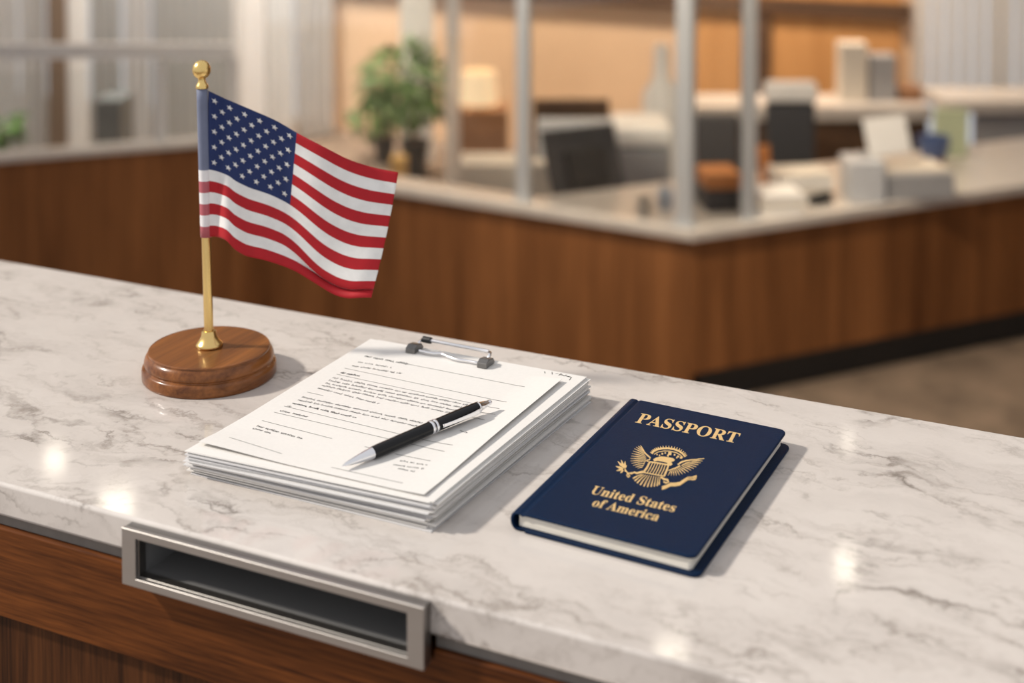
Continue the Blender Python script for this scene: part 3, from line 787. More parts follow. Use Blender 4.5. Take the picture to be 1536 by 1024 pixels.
# left counter
HL = -.98
LA, LB = V2(atz(-90, 242, HL)), V2(atz(362, 206.8, HL)); dC = (LB-LA).normalized(); LA = LA - dC*1.3; nC = Vector((-dC.y, dC.x, 0))
def quad(a, b, o0, o1): return [a+nC*o0, b+nC*o0, b+nC*o1, a+nC*o1]
lc = thing('service_counter', 'long straight walnut service counter at the left behind the flag', 'counter', (LA.x, LA.y, FLOOR))
dp(obj('front_panel', prism(bmesh.new(), quad(LA, LB, .03, .10), FLOOR+.012, HL-.0305), FAR_WOOD), lc)
dp(obj('kick_plate', prism(bmesh.new(), quad(LA, LB, .08, .12), FLOOR+.0005, FLOOR+.0115), BLACKP), lc)
tag(obj('counter_worktop', prism(bmesh.new(), quad(LA-dC*.02, LB+dC*.01, 0, .14), HL-.030, HL), STONE, bevel=.004), 'pale stone ledge capping the left service counter', 'worktop')
ls = thing('counter_screen', 'glass screen with a white top rail and posts above the left service counter', 'screen', (LA.x, LA.y, HL))
sA = LA+nC*.07; sB = LA + dC*((LB-LA).length*.86)+nC*.07
def colpt(px, A, d):
    best = min((abs(768+F*((A+d*t+Vector((0, 0, HL))-CAM).dot(RT))/((A+d*t+Vector((0, 0, HL))-CAM).dot(FW)) - px), t) for t in [i*.004 for i in range(0, 1200)]); return A+d*best[1]
sB = colpt(352, sA, dC)
zr = CAM.z + ((PY-75)/F*UP.z + FW.z)*depth(sB+Vector((0, 0, HL))); 
zr0 = CAM.z + ((PY-75)/F*UP.z + FW.z)*depth(colpt(0, sA, dC)+Vector((0, 0, HL)))
bm = bmesh.new(); n_ = nC*.03
a0 = sA+dC*.03; pz = colpt(0, sA, dC); zrA = zr0 + (zr0-zr)*(pz-a0).length/(sB-pz).length; ra = [bm.verts.new((p.x, p.y, z)) for p, z in ((a0-n_, zrA-.035), (a0+n_, zrA-.035), (a0+n_, zrA+.035), (a0-n_, zrA+.035))]
rb = [bm.verts.new((p.x, p.y, z)) for p, z in ((sB-n_, zr-.035), (sB+n_, zr-.035), (sB+n_, zr+.035), (sB-n_, zr+.035))]
bm.faces.new(ra[::-1]); bm.faces.new(rb)
for k in range(4): bm.faces.new((ra[k], ra[(k+1) % 4], rb[(k+1) % 4], rb[k]))
dp(obj('top_rail', bm, WHITEM), ls)
rz = math.atan2(dC.y, dC.x)
for px in (-30, 242, 349):
    p = colpt(px, sA, dC); dp(obj('post', cbox(.045, .045, min(zr, zrA)-.04-HL, 0, 0, HL+.0005, Matrix.Translation((p.x, p.y, 0)) @ Matrix.Rotation(rz, 4, 'Z')), WHITEM), ls)
pane(sA+dC*.05, colpt(-38, sA, dC), HL+.001, min(zr, zrA)-.042, GLASS, ls)
for a, b in ((-22, 236), (248, 343)): pane(colpt(a, sA, dC), colpt(b, sA, dC), HL+.001, min(zr, zrA)-.042, GLASS, ls)
# ---------------- room shell
ZC = 1.6
struct('floor', box(bmesh.new(), (-12, -3.2, FLOOR-.1), (6, YW+.1, FLOOR)), CARPET)
struct('platform_floor', box(bmesh.new(), (-6, -3.2, FLOOR), (5, .62, -1.0805)), CARPET)
XW = lambda px: aty(px, 100, YW).x
P1 = V2(aty(506, 100, YW)); P2 = V2(atd(-120, 100, 9.1)); uL = (P1-P2).normalized(); LL = (P1-P2).length
ML = Matrix.Translation(P1) @ Matrix.Rotation(math.atan2(uL.y, uL.x), 4, 'Z'); MLi = ML.inverted()
def SL(px, off=0.0):        # local x on the window wall (or a line OFF in front of it) for a picture column
    d = ray(px, 100); c = MLi @ CAM; e = MLi.to_3x3() @ d
    return c.x + e.x*((off-c.y)/e.y)
xr = 5.0
w2a, w2b = XW(1368), XW(1640); zs, zh = -1.85, .9
bm = bmesh.new()
for x0, x1, z0, z1 in ((P1.x, w2a, FLOOR, ZC), (w2b, xr, FLOOR, ZC), (w2a, w2b, FLOOR, zs), (w2a, w2b, zh, ZC)):
    box(bm, (x0, YW, z0), (x1, YW+.15, z1))
struct('wall_back', bm, TAN)
bm = bmesh.new(); a_, b_, e_ = SL(-118), SL(502), -LL-2.5
for x0, x1, z0, z1 in ((e_, a_, FLOOR, ZC), (b_, 0, FLOOR, ZC), (a_, b_, FLOOR, zs), (a_, b_, zh, ZC)):
    box(bm, (x0, 0, z0), (x1, .15, z1), ML)
struct('wall_left', bm, TAN)
struct('wall_right', box(bmesh.new(), (xr, 3.0, FLOOR), (xr+.15, YW+.15, ZC)), TAN)
xl = -11.0
struct('ceiling', box(bmesh.new(), (xl-.15, 2.15, ZC), (xr+.15, YW+.15, ZC+.1)), CREAM)
def wpanel(nm, a, b, m, z0=FLOOR+.001, z1=ZC-.001, t=.03):
    return struct(nm, box(bmesh.new(), (XW(a), YW-t, z0), (XW(b), YW-.0005, z1)), m)
zt_ = aty(900, 5, YW).z
wpanel('wall_panel_orange', 1044, 1352, ORANGE); 
wpanel('trim_2', 1137, 1158, DBROWN, FLOOR+.001, zt_-.001, .06)
wpanel('trim_1', 505, 1366, DBROWN, zt_, zt_+.12, .07)
def window(nm, xs, M, m):
    fr = struct(nm, bmesh.new(), WHITEM)
    bm = bmesh.new()
    for x in xs: box(bm, (x-.04, .03, zs), (x+.04, .09, zh), M)
    x0, x1 = min(xs)-.035, max(xs)+.035
    box(bm, (x0, .02, zs), (x1, .1, zs+.06), M); box(bm, (x0, .02, zh-.06), (x1, .1, zh), M)
    dp(obj('window_frame', bm, WHITEM), fr)
    dp(obj('pane', box(bmesh.new(), (x0, .055, zs+.06), (x1, .065, zh-.06), M), m), fr)
window('window_1', [SL(p, .05) for p in (-114, 48, 112, 240, 355, 498)], ML, GLASSW)
window('window_2', [XW(p) for p in (1373, 1500, 1635)], Matrix.Translation((0, YW, 0)), GLASSW)
# ---------------- curtains and blinds
def curtain(px0, px1, m, label, off=-.10, z0=FLOOR+.02, z1=ZC-.06):
    xa, xb = SL(px0, off), SL(px1, off); wd = xb-xa; n = max(3, int(wd/.09)); bm = bmesh.new(); T, B = [], []
    N = n*8
    for i in range(N+1):
        x = xa+wd*i/N; yy = off + .022*math.sin(2*PI*n*i/N)
        T.append(bm.verts.new(ML @ Vector((x, yy, z1)))); B.append(bm.verts.new(ML @ Vector((x, yy, z0))))
    for i in range(N): bm.faces.new((T[i], T[i+1], B[i+1], B[i]))
    o = obj('curtain', bm, m, smooth=True)
    return tag(o, label, 'curtain')
curtain(362, 440, CURT, 'bright white curtain hanging beside the flag tip, left of the grey sheer')
curtain(446, 500, CURTG, 'grey sheer curtain hanging between the white curtain and the tan wall', -.17)
curtain(72, 100, CURTB, 'narrow brown curtain at the left window', -.17)
curtain(102, 132, CURT, 'narrow white curtain next to the brown one at the left window', -.10)
curtain(136, 182, CURTD, 'darker grey sheer curtain left of the middle sheer at the left window', -.10)
curtain(232, 352, CURTD, 'wide darker grey sheer curtain behind the flag finial at the left window', -.10)
curtain(30, 69, CURTG, 'grey sheer curtain just left of the brown curtain', -.10)
curtain(186, 226, CURTG, 'grey sheer curtain in the middle of the left window', -.10)
curtain(-30, 28, CURTG, 'grey curtain at the far left edge of the picture', -.10)
vb = thing('vertical_blind', 'pale vertical blind hanging at the right window', 'blind', (XW(1500), YW-.1, ZC))
for i in range(13):
    a = 1376+i*21
    p = aty(a, 100, YW-.1); wd = (aty(a+17, 100, YW-.1).x-p.x)
    M = Matrix.Translation((p.x+wd/2, YW-.1, 0)) @ Matrix.Rotation(.35, 4, 'Z')
    dp(obj('slat', box(bmesh.new(), (-wd/2, -.002, aty(a, 150, YW-.1).z), (wd/2, .002, ZC-.0802), M), CURT), vb)
dp(obj('head_rail', box(bmesh.new(), (XW(1370), YW-.13, ZC-.08), (XW(1640), YW-.07, ZC-.0005)), WHITEM), vb)
# white pilaster and tall white cabinet on the back wall
def wallbox(nm, label, cat, px0, px1, py0, py1, m, dep=.25, gap=.035, floor=False):
    y = YW-gap-dep; a = aty(px0, py0, y); b = aty(px1, py1, y)
    z0 = FLOOR+.0005 if floor else b.z
    return tag(obj(nm, box(bmesh.new(), (a.x, y, z0), (b.x, y+dep, a.z), None), m, bevel=.008), label, cat)
def pix_z(p, py): return CAM.z + ((PY-py)/F*UP.z + FW.z)*depth(Vector((p.x, p.y, 0)))
def facing(px, dep):                # frame at a column and depth, x axis along the picture
    p = atd(px, 100, dep); return Matrix.Translation((p.x, p.y, 0)) @ Matrix.Rotation(YAW, 4, 'Z')
def fbox(bm, px0, px1, py0, py1, dep, thick, M=None, floor=False, top=None):
    p = atd((px0+px1)/2, (py0+py1)/2, dep); s = dep/F; wd = (px1-px0)*s
    z1 = atd(px0, py0, dep).z if top is None else top; z0 = FLOOR+.0006 if floor else atd(px0, py1, dep).z
    Mx = Matrix.Translation((p.x, p.y, 0)) @ Matrix.Rotation(YAW, 4, 'Z')
    return box(bm, (-wd/2, 0, z0), (wd/2, thick, z1), Mx)
def base_pt(px, py, z=None):
    return atz(px, py, FLOOR if z is None else z)
def ftag(nm, label, cat, px0, px1, py0, py1, dep, thick, m, floor=False, group=None, bevel=.006):
    return tag(obj(nm, fbox(bmesh.new(), px0, px1, py0, py1, dep, thick, floor=floor), m, bevel=bevel), label, cat, group)
# tall white boards leaning on the tan wall
ftag('wall_board', 'tall white board on the tan wall above the potted plant', 'board', 600, 650, -80, 76, 10.75, .03, OFFW, True)
ftag('wall_pilaster', 'narrow pale vertical panel between the plant and the table lamp', 'panel', 668, 690, -90, 262, 10.0, .05, OFFW, True)
# ---------------- plants
def plant(px, pyb, pw, ph, fx, fy, fr, label, n=150, seed=1):
    p = base_pt(px, pyb); d = depth(p); s = d/F; rr = random.Random(seed)
    t = thing('potted_plant', label, 'plant', p)
    TP = Matrix.Translation(p); rw = pw*s/2; h = ph*s
    dp(obj('pot', lathe(bmesh.new(), [(0, .0006), (rw*.78, .0006), (rw, h), (rw*1.05, h), (rw*1.05, h*.93), (rw*.9, h*.93), (0, h*.9)], TP, 24), BLACKP, auto=40), t)
    c = atd(fx, fy, d); bm = bmesh.new()
    tube(bm, [p+Vector((0, 0, h*.9)), lerp(p, c, .6)+Vector((.02, 0, .02)), c], [.016, .012, .006], 8)
    dp(obj('stem', bm, BROWNC), t)
    bm = bmesh.new()
    for i in range(n):
        v = Vector((rr.gauss(0, 1), rr.gauss(0, 1), rr.gauss(0, 1))).normalized()*(rr.random()**.45)
        q_ = c + Vector((v.x*fr*s, v.y*fr*s, v.z*fr*s*.95)); l = rr.uniform(.07, .13); w_ = l*.24
        M = Matrix.Translation(q_) @ (v+Vector((0, 0, -.25))).to_track_quat('X', 'Z').to_matrix().to_4x4() @ Matrix.Rotation(rr.uniform(-1, 1), 4, 'X')
        pts = [(0, 0, 0), (l*.35, w_, .01), (l*.75, w_*.7, 0), (l, 0, -.02), (l*.75, -w_*.7, 0), (l*.35, -w_, .01)]
        bm.faces.new([bm.verts.new(M @ Vector(x)) for x in pts])
    dp(obj('foliage', bm, LEAF), t)
plant(622, 267, 44, 58, 608, 128, 66, 'leafy green potted plant in the larger dark pot beside the tan wall', 520, 3)
plant(577, 243, 34, 42, 560, 178, 24, 'smaller green plant in a dark pot left of the larger plant', 60, 5)
plant(4, 335, 46, 40, 0, 195, 28, 'dark green plant at the far left edge behind the counter screen', 60, 9)
ftag('ochre_box', 'small ochre box on the floor in front of the dark plant pots', 'box', 586, 609, 238, 262, 9.6, .12, noisy('ochre', (.50, .30, .09), .1, 20, .6), True)
# ---------------- lamp on cabinet
cab = thing('low_cabinet', 'low brown cabinet under the lit table lamp', 'cabinet', atd(725, 240, 9.6))
dp(obj('body', fbox(bmesh.new(), 690, 762, 166, 250, 9.6, .35, floor=True), BROWNC, bevel=.006), cab)
dp(obj('drawer', fbox(bmesh.new(), 694, 758, 172, 208, 9.585, .0145), BROWNC), cab)
dp(obj('drawer', fbox(bmesh.new(), 694, 758, 212, 250, 9.585, .0145), BROWNC), cab)
p = atd(718, 166, 9.75); s = 9.75/F; zc_ = atd(690, 166, 9.6).z + .0006
lamp = thing('table_lamp', 'table lamp with a glowing cream drum shade beside the plant', 'lamp', (p.x, p.y, zc_))
TPm = Matrix.Translation((p.x, p.y, zc_)); zz = lambda py: atd(718, py, 9.75).z-zc_
dp(obj('base', lathe(bmesh.new(), [(0, 0), (.07, 0), (.07, .015), (.02, .03), (.012, zz(150)), (0, zz(150))], TPm, 24), BRASS, auto=40), lamp)
dp(obj('shade', lathe(bmesh.new(), [(29*s, zz(155)), (25*s, zz(106)), (24.3*s, zz(106)), (28*s, zz(155))], TPm, 32), SHADE, auto=60), lamp)
# ---------------- things on and behind the front leg
def stand(M, bm): pass
HD = H-.10
wdk = thing('work_desk', 'pale work desk just behind the front ledge carrying the black monitor', 'desk', (Kt.x-1, Kt.y+.6, FLOOR))
o0 = [V2(on_line(735, 0, 0)), Kt+dL*.35]; qd = [o0[0]+nL*.22, o0[1]+nL*.22, o0[1]+nL*.85, o0[0]+nL*.85]
dp(obj('desk_top', prism(bmesh.new(), qd, HD-.03, HD), STONE, bevel=.004), wdk)
for c_ in qd:
    c_ = c_ + (sum(qd, Vector())/4 - c_)*.08; dp(obj('leg', cbox(.05, .05, HD-.031-FLOOR, c_.x, c_.y, FLOOR+.0005), LGREY), wdk)
mp = atz(890, 309, HD); s = mpp(mp)
mon = thing('monitor', 'black computer monitor seen from behind through the glass screen', 'monitor', (mp.x, mp.y, HD))
MM = Matrix.Translation((mp.x, mp.y, HD)) @ Matrix.Rotation(YAW+.50, 4, 'Z')
Mt = MM @ Matrix.Translation((0, .02, .02)) @ Matrix.Rotation(-.38, 4, 'X')
wd, ht = 128*s, 112*s
dp(obj('screen', cbox(wd, .03, ht, 0, 0, 0, Mt), DGREY, bevel=.008), mon)
dp(obj('rear_housing', cbox(wd*.55, .03, ht*.5, 0, -.031, ht*.2, Mt), BLACKP, bevel=.008), mon)
dp(obj('stand', cbox(.16, .12, .012, 0, 0.03, .0005, MM, cbox(.05, .025, .12, 0, .02, .012, MM)), BLACKP, bevel=.003), mon)
ftag('grey_desk', 'pale grey work desk behind the black monitor', 'desk', 806, 962, 181, 300, 8.0, .10, LGREY, True)
ftag('desk_divider', 'dark brown desk divider behind the black monitor', 'divider', 800, 914, 150, 300, 8.2, .05, DBROWN, True)
ftag('storage_box', 'beige storage box left of the black monitor', 'box', 796, 826, 246, 290, 7.6, .15, CREAM, True)
ftag('low_shelf', 'long cream low shelf behind the front of the reception desk', 'shelf unit', 690, 775, 246, 300, 8.1, .3, CREAM, True)
cop = thing('copier', 'white copier behind the reception desk beside the corner post', 'copier', atd(965, 250, 7.4))
dp(obj('body', fbox(bmesh.new(), 928, 1006, 222, 300, 7.4, .4, floor=True), GREY, bevel=.02), cop)
dp(obj('lid', fbox(bmesh.new(), 924, 1008, 192, 221.5, 7.38, .42), OFFW, bevel=.02), cop)
tw = thing('floor_stand', 'tall white tapered floor stand behind the corner post', 'stand', atd(992, 200, 8.9))
p = atd(992, 200, 8.9); s = 8.9/F; z1 = atd(992, 66, 8.9).z; z2 = atd(992, 140, 8.9).z
dp(obj('column', lathe(bmesh.new(), [(0, FLOOR+.001), (.12, FLOOR+.001), (.12, z2), (.055, z2+.1), (.045, z1), (0, z1)], Matrix.Translation((p.x, p.y, 0)), 24), OFFW, auto=40), tw)
def cup(px, py, wpx, hpx, m, label, name='cup', cat='cup', depth_off=0):
    p = W(px, py); s = mpp(p); r_, h = wpx*s/2, hpx*s
    t = thing(name, label, cat, (p.x, p.y, H+.0005))
    TPx = Matrix.Translation(t.location)
    dp(obj('body', lathe(bmesh.new(), [(0, 0), (r_*.8, 0), (r_, h*.3), (r_, h), (r_*.88, h), (r_*.85, h*.15), (0, h*.12)], TPx, 24), m, auto=40), t)
    bm = tube(bmesh.new(), [t.location+Vector((r_*.97, 0, h*.8)), t.location+Vector((r_*1.5, 0, h*.7)), t.location+Vector((r_*1.5, 0, h*.35)), t.location+Vector((r_*.97, 0, h*.25))], r_*.12, 8)
    dp(obj('handle', bm, m, smooth=True), t)
cup(966, 321, 23, 26, CREAM, 'cream cup on the desk ledge right of the black monitor')
p = W(998, 312); s = mpp(p); bt = thing('water_bottle', 'pale blue bottle on the ledge next to the corner post', 'bottle', (p.x, p.y, H+.0005))
dp(obj('body', lathe(bmesh.new(), [(0, 0), (11*s, 0), (12*s, 4*s), (12*s, 24*s), (5*s, 32*s), (0, 32*s)], Matrix.Translation(bt.location), 24), noisy('pale_blue_plastic', (.45, .52, .62), .06, 20, .3), auto=40), bt)
dp(obj('cap', lathe(bmesh.new(), [(0, 32*s), (5*s, 32*s), (5*s, 38*s), (0, 38*s)], Matrix.Translation(bt.location), 20), WHITEM, auto=40), bt)
# ---------------- things on the right leg
def ondesk(nm, label, cat, px0, px1, py0, py1, m, thick=.2, rz=0, parent=None, group=None, bevel=.006, z0=None, tilt=0):
    p = atz((px0+px1)/2, py1, H if z0 is None else z0); s = mpp(p); wd = (px1-px0)*s; ht = (py1-py0)*s
    M = Matrix.Translation((p.x, p.y, (H if z0 is None else z0)+.0006)) @ Matrix.Rotation(YAW+rz, 4, 'Z') @ Matrix.Rotation(tilt, 4, 'X')
    o = obj(nm, box(bmesh.new(), (-wd/2, 0, 0), (wd/2, thick, ht), M), m, bevel=bevel)
    if parent: dp(o, parent)
    else: tag(o, label, cat, group)
    return o
def papers(px0, px1, py0, py1, label, n, seed, thick=.22):
    rr = random.Random(seed); p = atz((px0+px1)/2, py1, H); s = mpp(p); wd = (px1-px0)*s; ht = (py1-py0)*s*.8
    for i in range(n):
        M = Matrix.Translation((p.x+rr.uniform(-.006, .006), p.y+rr.uniform(-.006, .006), H+.0006+ht*i/n)) @ Matrix.Rotation(YAW+.1+rr.uniform(-.06, .06), 4, 'Z')
        o = obj('paper_bundle', box(bmesh.new(), (-wd/2, 0, 0), (wd/2, thick, ht/n-.0008), M), CREAM if i % 2 else PAPER, bevel=.002)
        tag(o, label, 'paper bundle', label.replace('a bundle of paper in', 'bundles in'))
papers(1142, 1208, 286, 322, 'a bundle of paper in the low pile next to the third post', 3, 4)
papers(1166, 1250, 252, 297, 'a bundle of paper in the wider pile behind the black stapler', 4, 8, .2)
p = atz(1231, 306, H); s = mpp(p)
sta = thing('stapler', 'small black stapler on the desk between paper piles and grey box', 'stapler', (p.x, p.y, H+.0006))
Ms = Matrix.Translation(sta.location) @ Matrix.Rotation(YAW+.5, 4, 'Z')
dp(obj('base', cbox(40*s, .045, 6*s, 0, 0, 0, Ms), BLACKP, bevel=.003), sta)
dp(obj('arm', cbox(38*s, .04, 9*s, 0, 0, 0, Ms @ Matrix.Translation((0, 0, 7*s)) @ Matrix.Rotation(-.16, 4, 'Y')), BLACKP, bevel=.006), sta)
tr = thing('paper_tray', 'dark letter tray holding orange folders between the glass posts', 'tray', W(1085, 318))
ondesk('tray_base', '', '', 1060, 1112, 285, 318, DGREY, .26, .1, tr)
p = atz(1086, 318, H); s = mpp(p)
o = tag(obj('orange_folder', cbox(54*s, .22, 22*s, 0, .11, H+34*s, Matrix.Translation((p.x, p.y, 0)) @ Matrix.Rotation(YAW+.1, 4, 'Z')), ORNG, bevel=.004), 'flat orange folder stack on the dark tray between the glass posts', 'folder')
ondesk('orange_folder', 'upright orange folder leaning right of the third post', 'folder', 1141, 1162, 218, 276, ORNG, .02, .5, tilt=-.15)
gb = ondesk('grey_box', 'tall light grey box under the white tilted screen', 'box', 1274, 1328, 243, 305, LGREY, .20, .0)
pb = thing('printer', 'wide grey desktop printer on the right of the desk', 'printer', atz(1382, 300, H))
ondesk('body', '', '', 1328, 1434, 262, 300, GREY, .28, .1, pb); 
p = atz(1380, 300, H); s = mpp(p); Mq = Matrix.Translation((p.x, p.y, H+.0006)) @ Matrix.Rotation(YAW+.1, 4, 'Z')
dp(obj('lid', box(bmesh.new(), (-50*s, .01, 38.3*s), (50*s, .26, 44*s), Mq), CREAM, bevel=.004), pb)
p = atz(1296, 305, H); s = mpp(p)
scn = thing('tablet_screen', 'white tilted tablet screen standing on the light grey box', 'screen', (p.x, p.y, H+63*s))
Mz = Matrix.Translation((p.x, p.y+.10, H+62*s+.016)) @ Matrix.Rotation(YAW, 4, 'Z') @ Matrix.Translation((34*s, 0, 0)) @ Matrix.Rotation(-.35, 4, 'X') @ Matrix.Rotation(-.12, 4, 'Y')
dp(obj('panel', box(bmesh.new(), (-33*s, 0, 0), (33*s, .012, 58*s), Mz), OFFW, bevel=.004), scn)
dp(obj('foot', box(bmesh.new(), (-20*s, .012, 0), (20*s, .08, .008), Matrix.Translation((p.x, p.y+.10, H+62*s+.007)) @ Matrix.Rotation(YAW, 4, 'Z') @ Matrix.Translation((10*s, 0, 0))), GREY), scn)
pbk = atz(1400, 252, H); s = mpp(pbk)
cs = thing('cup_stand', 'small brown stand under the blue bowl', 'stand', (pbk.x, pbk.y, H+.0005))
dp(obj('body', lathe(bmesh.new(), [(0, 0), (20*s, 0), (16*s, 6*s), (17*s, 16*s), (0, 16*s)], Matrix.Translation(cs.location), 24), BROWNC, auto=40), cs)
tag(obj('blue_bowl', lathe(bmesh.new(), [(0, 16.2*s), (15*s, 16.2*s), (23*s, 28*s), (24*s, 48*s), (22*s, 48*s), (20*s, 28*s), (0, 20*s)], Matrix.Translation(cs.location), 28), NAVYB, auto=40), 'dark blue bowl on a small brown stand right of the white screen', 'bowl')
ondesk('green_binder', 'pale green upright binder behind the blue bowl', 'binder', 1404, 1452, 164, 236, GREENC, .06, 0)
# office chair
def chair(px, top, bot, wd_px, dep, label, head):
    p = atd(px, top, dep); s = dep/F
    t = thing('office_chair', label, 'chair', (p.x, p.y, FLOOR)); M = Matrix.Translation((p.x, p.y, 0)) @ Matrix.Rotation(YAW, 4, 'Z')
    zt = atd(px, top, dep).z; zb = atd(px, bot, dep).z; w_ = wd_px*s/2
    dp(obj('backrest', box(bmesh.new(), (-w_, 0, zb), (w_, .06, zt), M @ Matrix.Translation((0, 0, 0))), DGREY, bevel=.02), t)
    zseat = FLOOR+.45
    dp(obj('seat', box(bmesh.new(), (-w_*1.05, .07, zseat), (w_*1.05, .5, zseat+.07), M), DGREY, bevel=.02), t)
    dp(obj('gas_lift', lathe(bmesh.new(), [(0, .09), (.025, .09), (.025, .45), (0, .45)], M @ Matrix.Translation((0, .28, FLOOR)), 16), BLACKP), t)
    for k in range(5):
        a = 2*PI*k/5
        dp(obj('leg', tube(bmesh.new(), [M @ Vector((0, .28, FLOOR+.10)), M @ Vector((.27*math.cos(a), .28+.27*math.sin(a), FLOOR+.055))], [.02, .014], 8), BLACKP), t)
        dp(obj('caster', lathe(bmesh.new(), [(0, -.012), (.027, -.012), (.027, .012), (0, .012)], M @ Matrix.Translation((.27*math.cos(a), .28+.27*math.sin(a), FLOOR+.0275)) @ Matrix.Rotation(PI/2, 4, 'X'), 14), BLACKP), t)
    if head: dp(obj('headrest', box(bmesh.new(), (-w_*1.05, -.02, zt+.002), (w_*1.05, .08, atd(px, head, dep).z), M), OFFW, bevel=.02), t)
    dp(obj('back_support', box(bmesh.new(), (-.03, .062, zseat-.03), (.03, .09, zt-.1), M), BLACKP), t)
chair(1187, 154, 262, 74, 8.2, 'charcoal office chair with a white headrest right of the third glass post', 123)
chair(1076, 172, 262, 66, 7.55, 'dark office chair seen between the corner post and the third post', None)
# credenza along the back wall
cr = thing('credenza', 'long dark credenza with a pale top along the orange wall', 'credenza', atd(1310, 240, 9.0))
dp(obj('body', fbox(bmesh.new(), 1046, 1392, 182, 262, 9.0, .40, floor=True), DBROWN, bevel=.006), cr)
dp(obj('top', fbox(bmesh.new(), 1044, 1398, 160, 181.5, 8.97, .46), STONE, bevel=.006), cr)
zcr = atd(1216, 160, 8.97).z
def oncr(nm, label, cat, px0, px1, py0, dep, thick, m):
    p = atd((px0+px1)/2, py0, dep); s = dep/F; M = Matrix.Translation((p.x, p.y, 0)) @ Matrix.Rotation(YAW, 4, 'Z')
    tag(obj(nm, box(bmesh.new(), (-(px1-px0)*s/2, 0, zcr+.0006), ((px1-px0)*s/2, thick, p.z), M), m, bevel=.008), label, cat)
oncr('filing_box', 'tall cream filing box standing on the credenza against the orange wall', 'box', 1262, 1302, 66, 9.12, .16, CREAM)
oncr('grey_case', 'grey case on the credenza beside the tall cream box', 'case', 1306, 1346, 84, 9.14, .16, GREY)
oncr('brown_box', 'low brown box at the right end of the credenza', 'box', 1350, 1388, 132, 9.14, .16, BROWNC)
# right-hand desk by the window
rd = thing('side_desk', 'pale topped side desk under the right window', 'desk', atd(1500, 240, 8.6))
dp(obj('top', fbox(bmesh.new(), 1418, 1640, 152, 170, 8.6, .5), STONE, bevel=.006), rd)
dp(obj('modesty_panel', fbox(bmesh.new(), 1462, 1636, 170.6, 262, 8.7, .04, floor=True), GREY), rd)
dp(obj('leg', fbox(bmesh.new(), 1424, 1436, 170.6, 262, 8.75, .3, floor=True), LGREY), rd)
dp(obj('leg', fbox(bmesh.new(), 1637, 1640, 170.6, 262, 8.75, .3, floor=True), LGREY), rd)
# dark cabinet and chair behind the left screen
ftag('dark_cabinet', 'dark grey cabinet behind the left counter screen', 'cabinet', 142, 182, 150, 250, 8.9, .3, noisy('dark_slate', (.14, .15, .15), .1, 8, .6), True)
# ---------------- ceiling lamps, mirrored in the polished marble
LIGHTM = emit('lamp_diffuser', (1, .90, .74), 7)
def mirror(px, py):
    P = atz(px, py, 0); d = (P-CAM); d.z = -d.z; return P + d*((ZC-.02)/d.z)
for i, (cx_, wpx, ya, yb_, lab) in enumerate(((1268, 26, 825, 868, ''), (82, 26, 675, 700, ''), (174, 44, 738, 776, ''), (1006, 44, 960, 1000, ''), (1272, 12, 655, 668, ''), (332, 12, 755, 795, ''))):
    A, B = mirror(cx_, ya), mirror(cx_, yb_); c = (A+B)/2; ln = (A-B).length
    vd = Vector((c.x, c.y, -(ZC-.02))); wd = wpx*depth(vd)/F
    rz = math.atan2((A-B).y, (A-B).x)
    t = thing('ceiling_light', 'slim rectangular ceiling lamp above the office, out of the picture', 'ceiling light', (c.x, c.y, ZC), rz, 'ceiling lamps above the office')
    o = obj('housing', box(bmesh.new(), (-ln/2-.02, -wd/2-.02, -.012), (ln/2+.02, wd/2+.02, -.0005)), WHITEM, t)
    o = obj('diffuser', box(bmesh.new(), (-ln/2, -wd/2, -.020), (ln/2, wd/2, -.0125)), LIGHTM, t)
def area(name, loc, tgt, size, power, col, sy=None):
    l = bpy.data.lights.new(name, 'AREA'); l.energy = power; l.color = col; l.size = size
    if sy: l.shape = 'RECTANGLE'; l.size_y = sy
    o = link(bpy.data.objects.new(name, l)); o.location = loc
    o.rotation_euler = (Vector(tgt)-Vector(loc)).to_track_quat('-Z', 'Y').to_euler(); return o
def spot(loc, tgt, power, col, ang=100, rad=.12):  # added fill light, no fixture modelled
    l = bpy.data.lights.new('fill_spot', 'SPOT'); l.energy = power; l.color = col; l.spot_size = math.radians(ang); l.spot_blend = .8; l.shadow_soft_size = rad
    o = link(bpy.data.objects.new('fill_spot', l)); o.location = loc; o.rotation_euler = (Vector(tgt)-Vector(loc)).to_track_quat('-Z', 'Y').to_euler(); return o
WARM = (1, .82, .64)
for px, pw in ((545, 230), (700, 170), (820, 180), (960, 210), (1080, 70), (1230, 120), (1320, 240)):      # added spots that brighten the back wall
    x = XW(px); spot((x, YW-1.0, ZC-.06), (x, YW, -1.2), pw, WARM, 90)
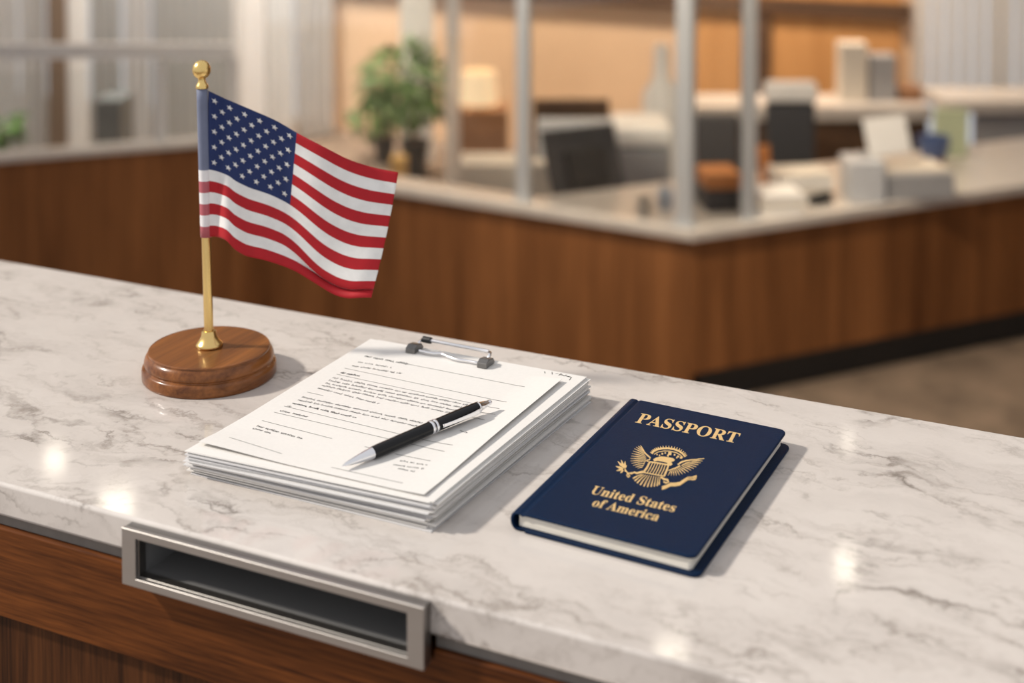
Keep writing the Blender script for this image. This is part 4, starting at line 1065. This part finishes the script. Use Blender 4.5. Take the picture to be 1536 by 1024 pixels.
for px, pw in ((60, 130), (200, 130), (400, 480), (470, 170)):  # added spots to lift the curtains and window wall
    x = SL(px, -.9); p = ML @ Vector((x, -.9, ZC-.06)); q_ = ML @ Vector((x, 0, -1.4)); spot(p, q_, pw, (1, .95, .88), 90)
for px, dep, pw in ((1300, 7.2, 60), (900, 7.6, 60), (620, 8.6, 60), (300, 8.6, 70), (60, 8.2, 60), (1520, 6.8, 60)):    # added fill spots over the desks
    p = atd(px, 0, dep); spot((p.x, p.y-.5, ZC-.06), (p.x, p.y, FLOOR), pw, (1, .87, .70), 120)
p = atd(130, 0, 6.7); spot((p.x, p.y+.1, ZC-.06), (p.x, p.y+.15, FLOOR), 45, (1, .92, .82), 90)  # added spot brightening the left counter ledge
for px, dep, pw in ((1000, 5.3, 310), (640, 5.8, 70)):       # added spots that brighten the desk front
    p = atd(px, 0, dep); q_ = atd(px, 420, dep+1.2); spot((p.x, p.y-.5, ZC-.06), (q_.x, q_.y, -1.6), pw, (1, .86, .66), 85)
sun = bpy.data.lights.new('daylight_sun', 'SUN'); sun.energy = 3.7; sun.angle = math.radians(4.5); sun.color = (1, .92, .82)
so = link(bpy.data.objects.new('daylight_sun', sun)); so.rotation_euler = Vector((.70, .30, -.57)).to_track_quat('-Z', 'Y').to_euler(); so.location = (-3, -3, 4)
# ------------------------------------------------------------------ camera, world
cd = bpy.data.cameras.new('camera'); cam = link(bpy.data.objects.new('camera', cd))
cam.matrix_world = Matrix(((RT.x, UP.x, -FW.x, CAM.x), (RT.y, UP.y, -FW.y, CAM.y), (RT.z, UP.z, -FW.z, CAM.z), (0, 0, 0, 1)))
cd.sensor_width = 36; cd.lens = F*36/1536; cd.shift_y = -(512-PY)/1536
cd.clip_end = 100; cd.clip_start = .02
cd.dof.use_dof = True; cd.dof.focus_distance = 1.28; cd.dof.aperture_fstop = 3.3; cd.dof.aperture_blades = 0
S.camera = cam
S.view_settings.view_transform = 'Standard'; S.view_settings.look = 'None'; S.view_settings.exposure = 0; S.view_settings.gamma = 1
w = bpy.data.worlds.new('world'); S.world = w; w.use_nodes = True
w.node_tree.nodes['Background'].inputs[0].default_value = (.97, .97, 1, 1); w.node_tree.nodes['Background'].inputs[1].default_value = .72
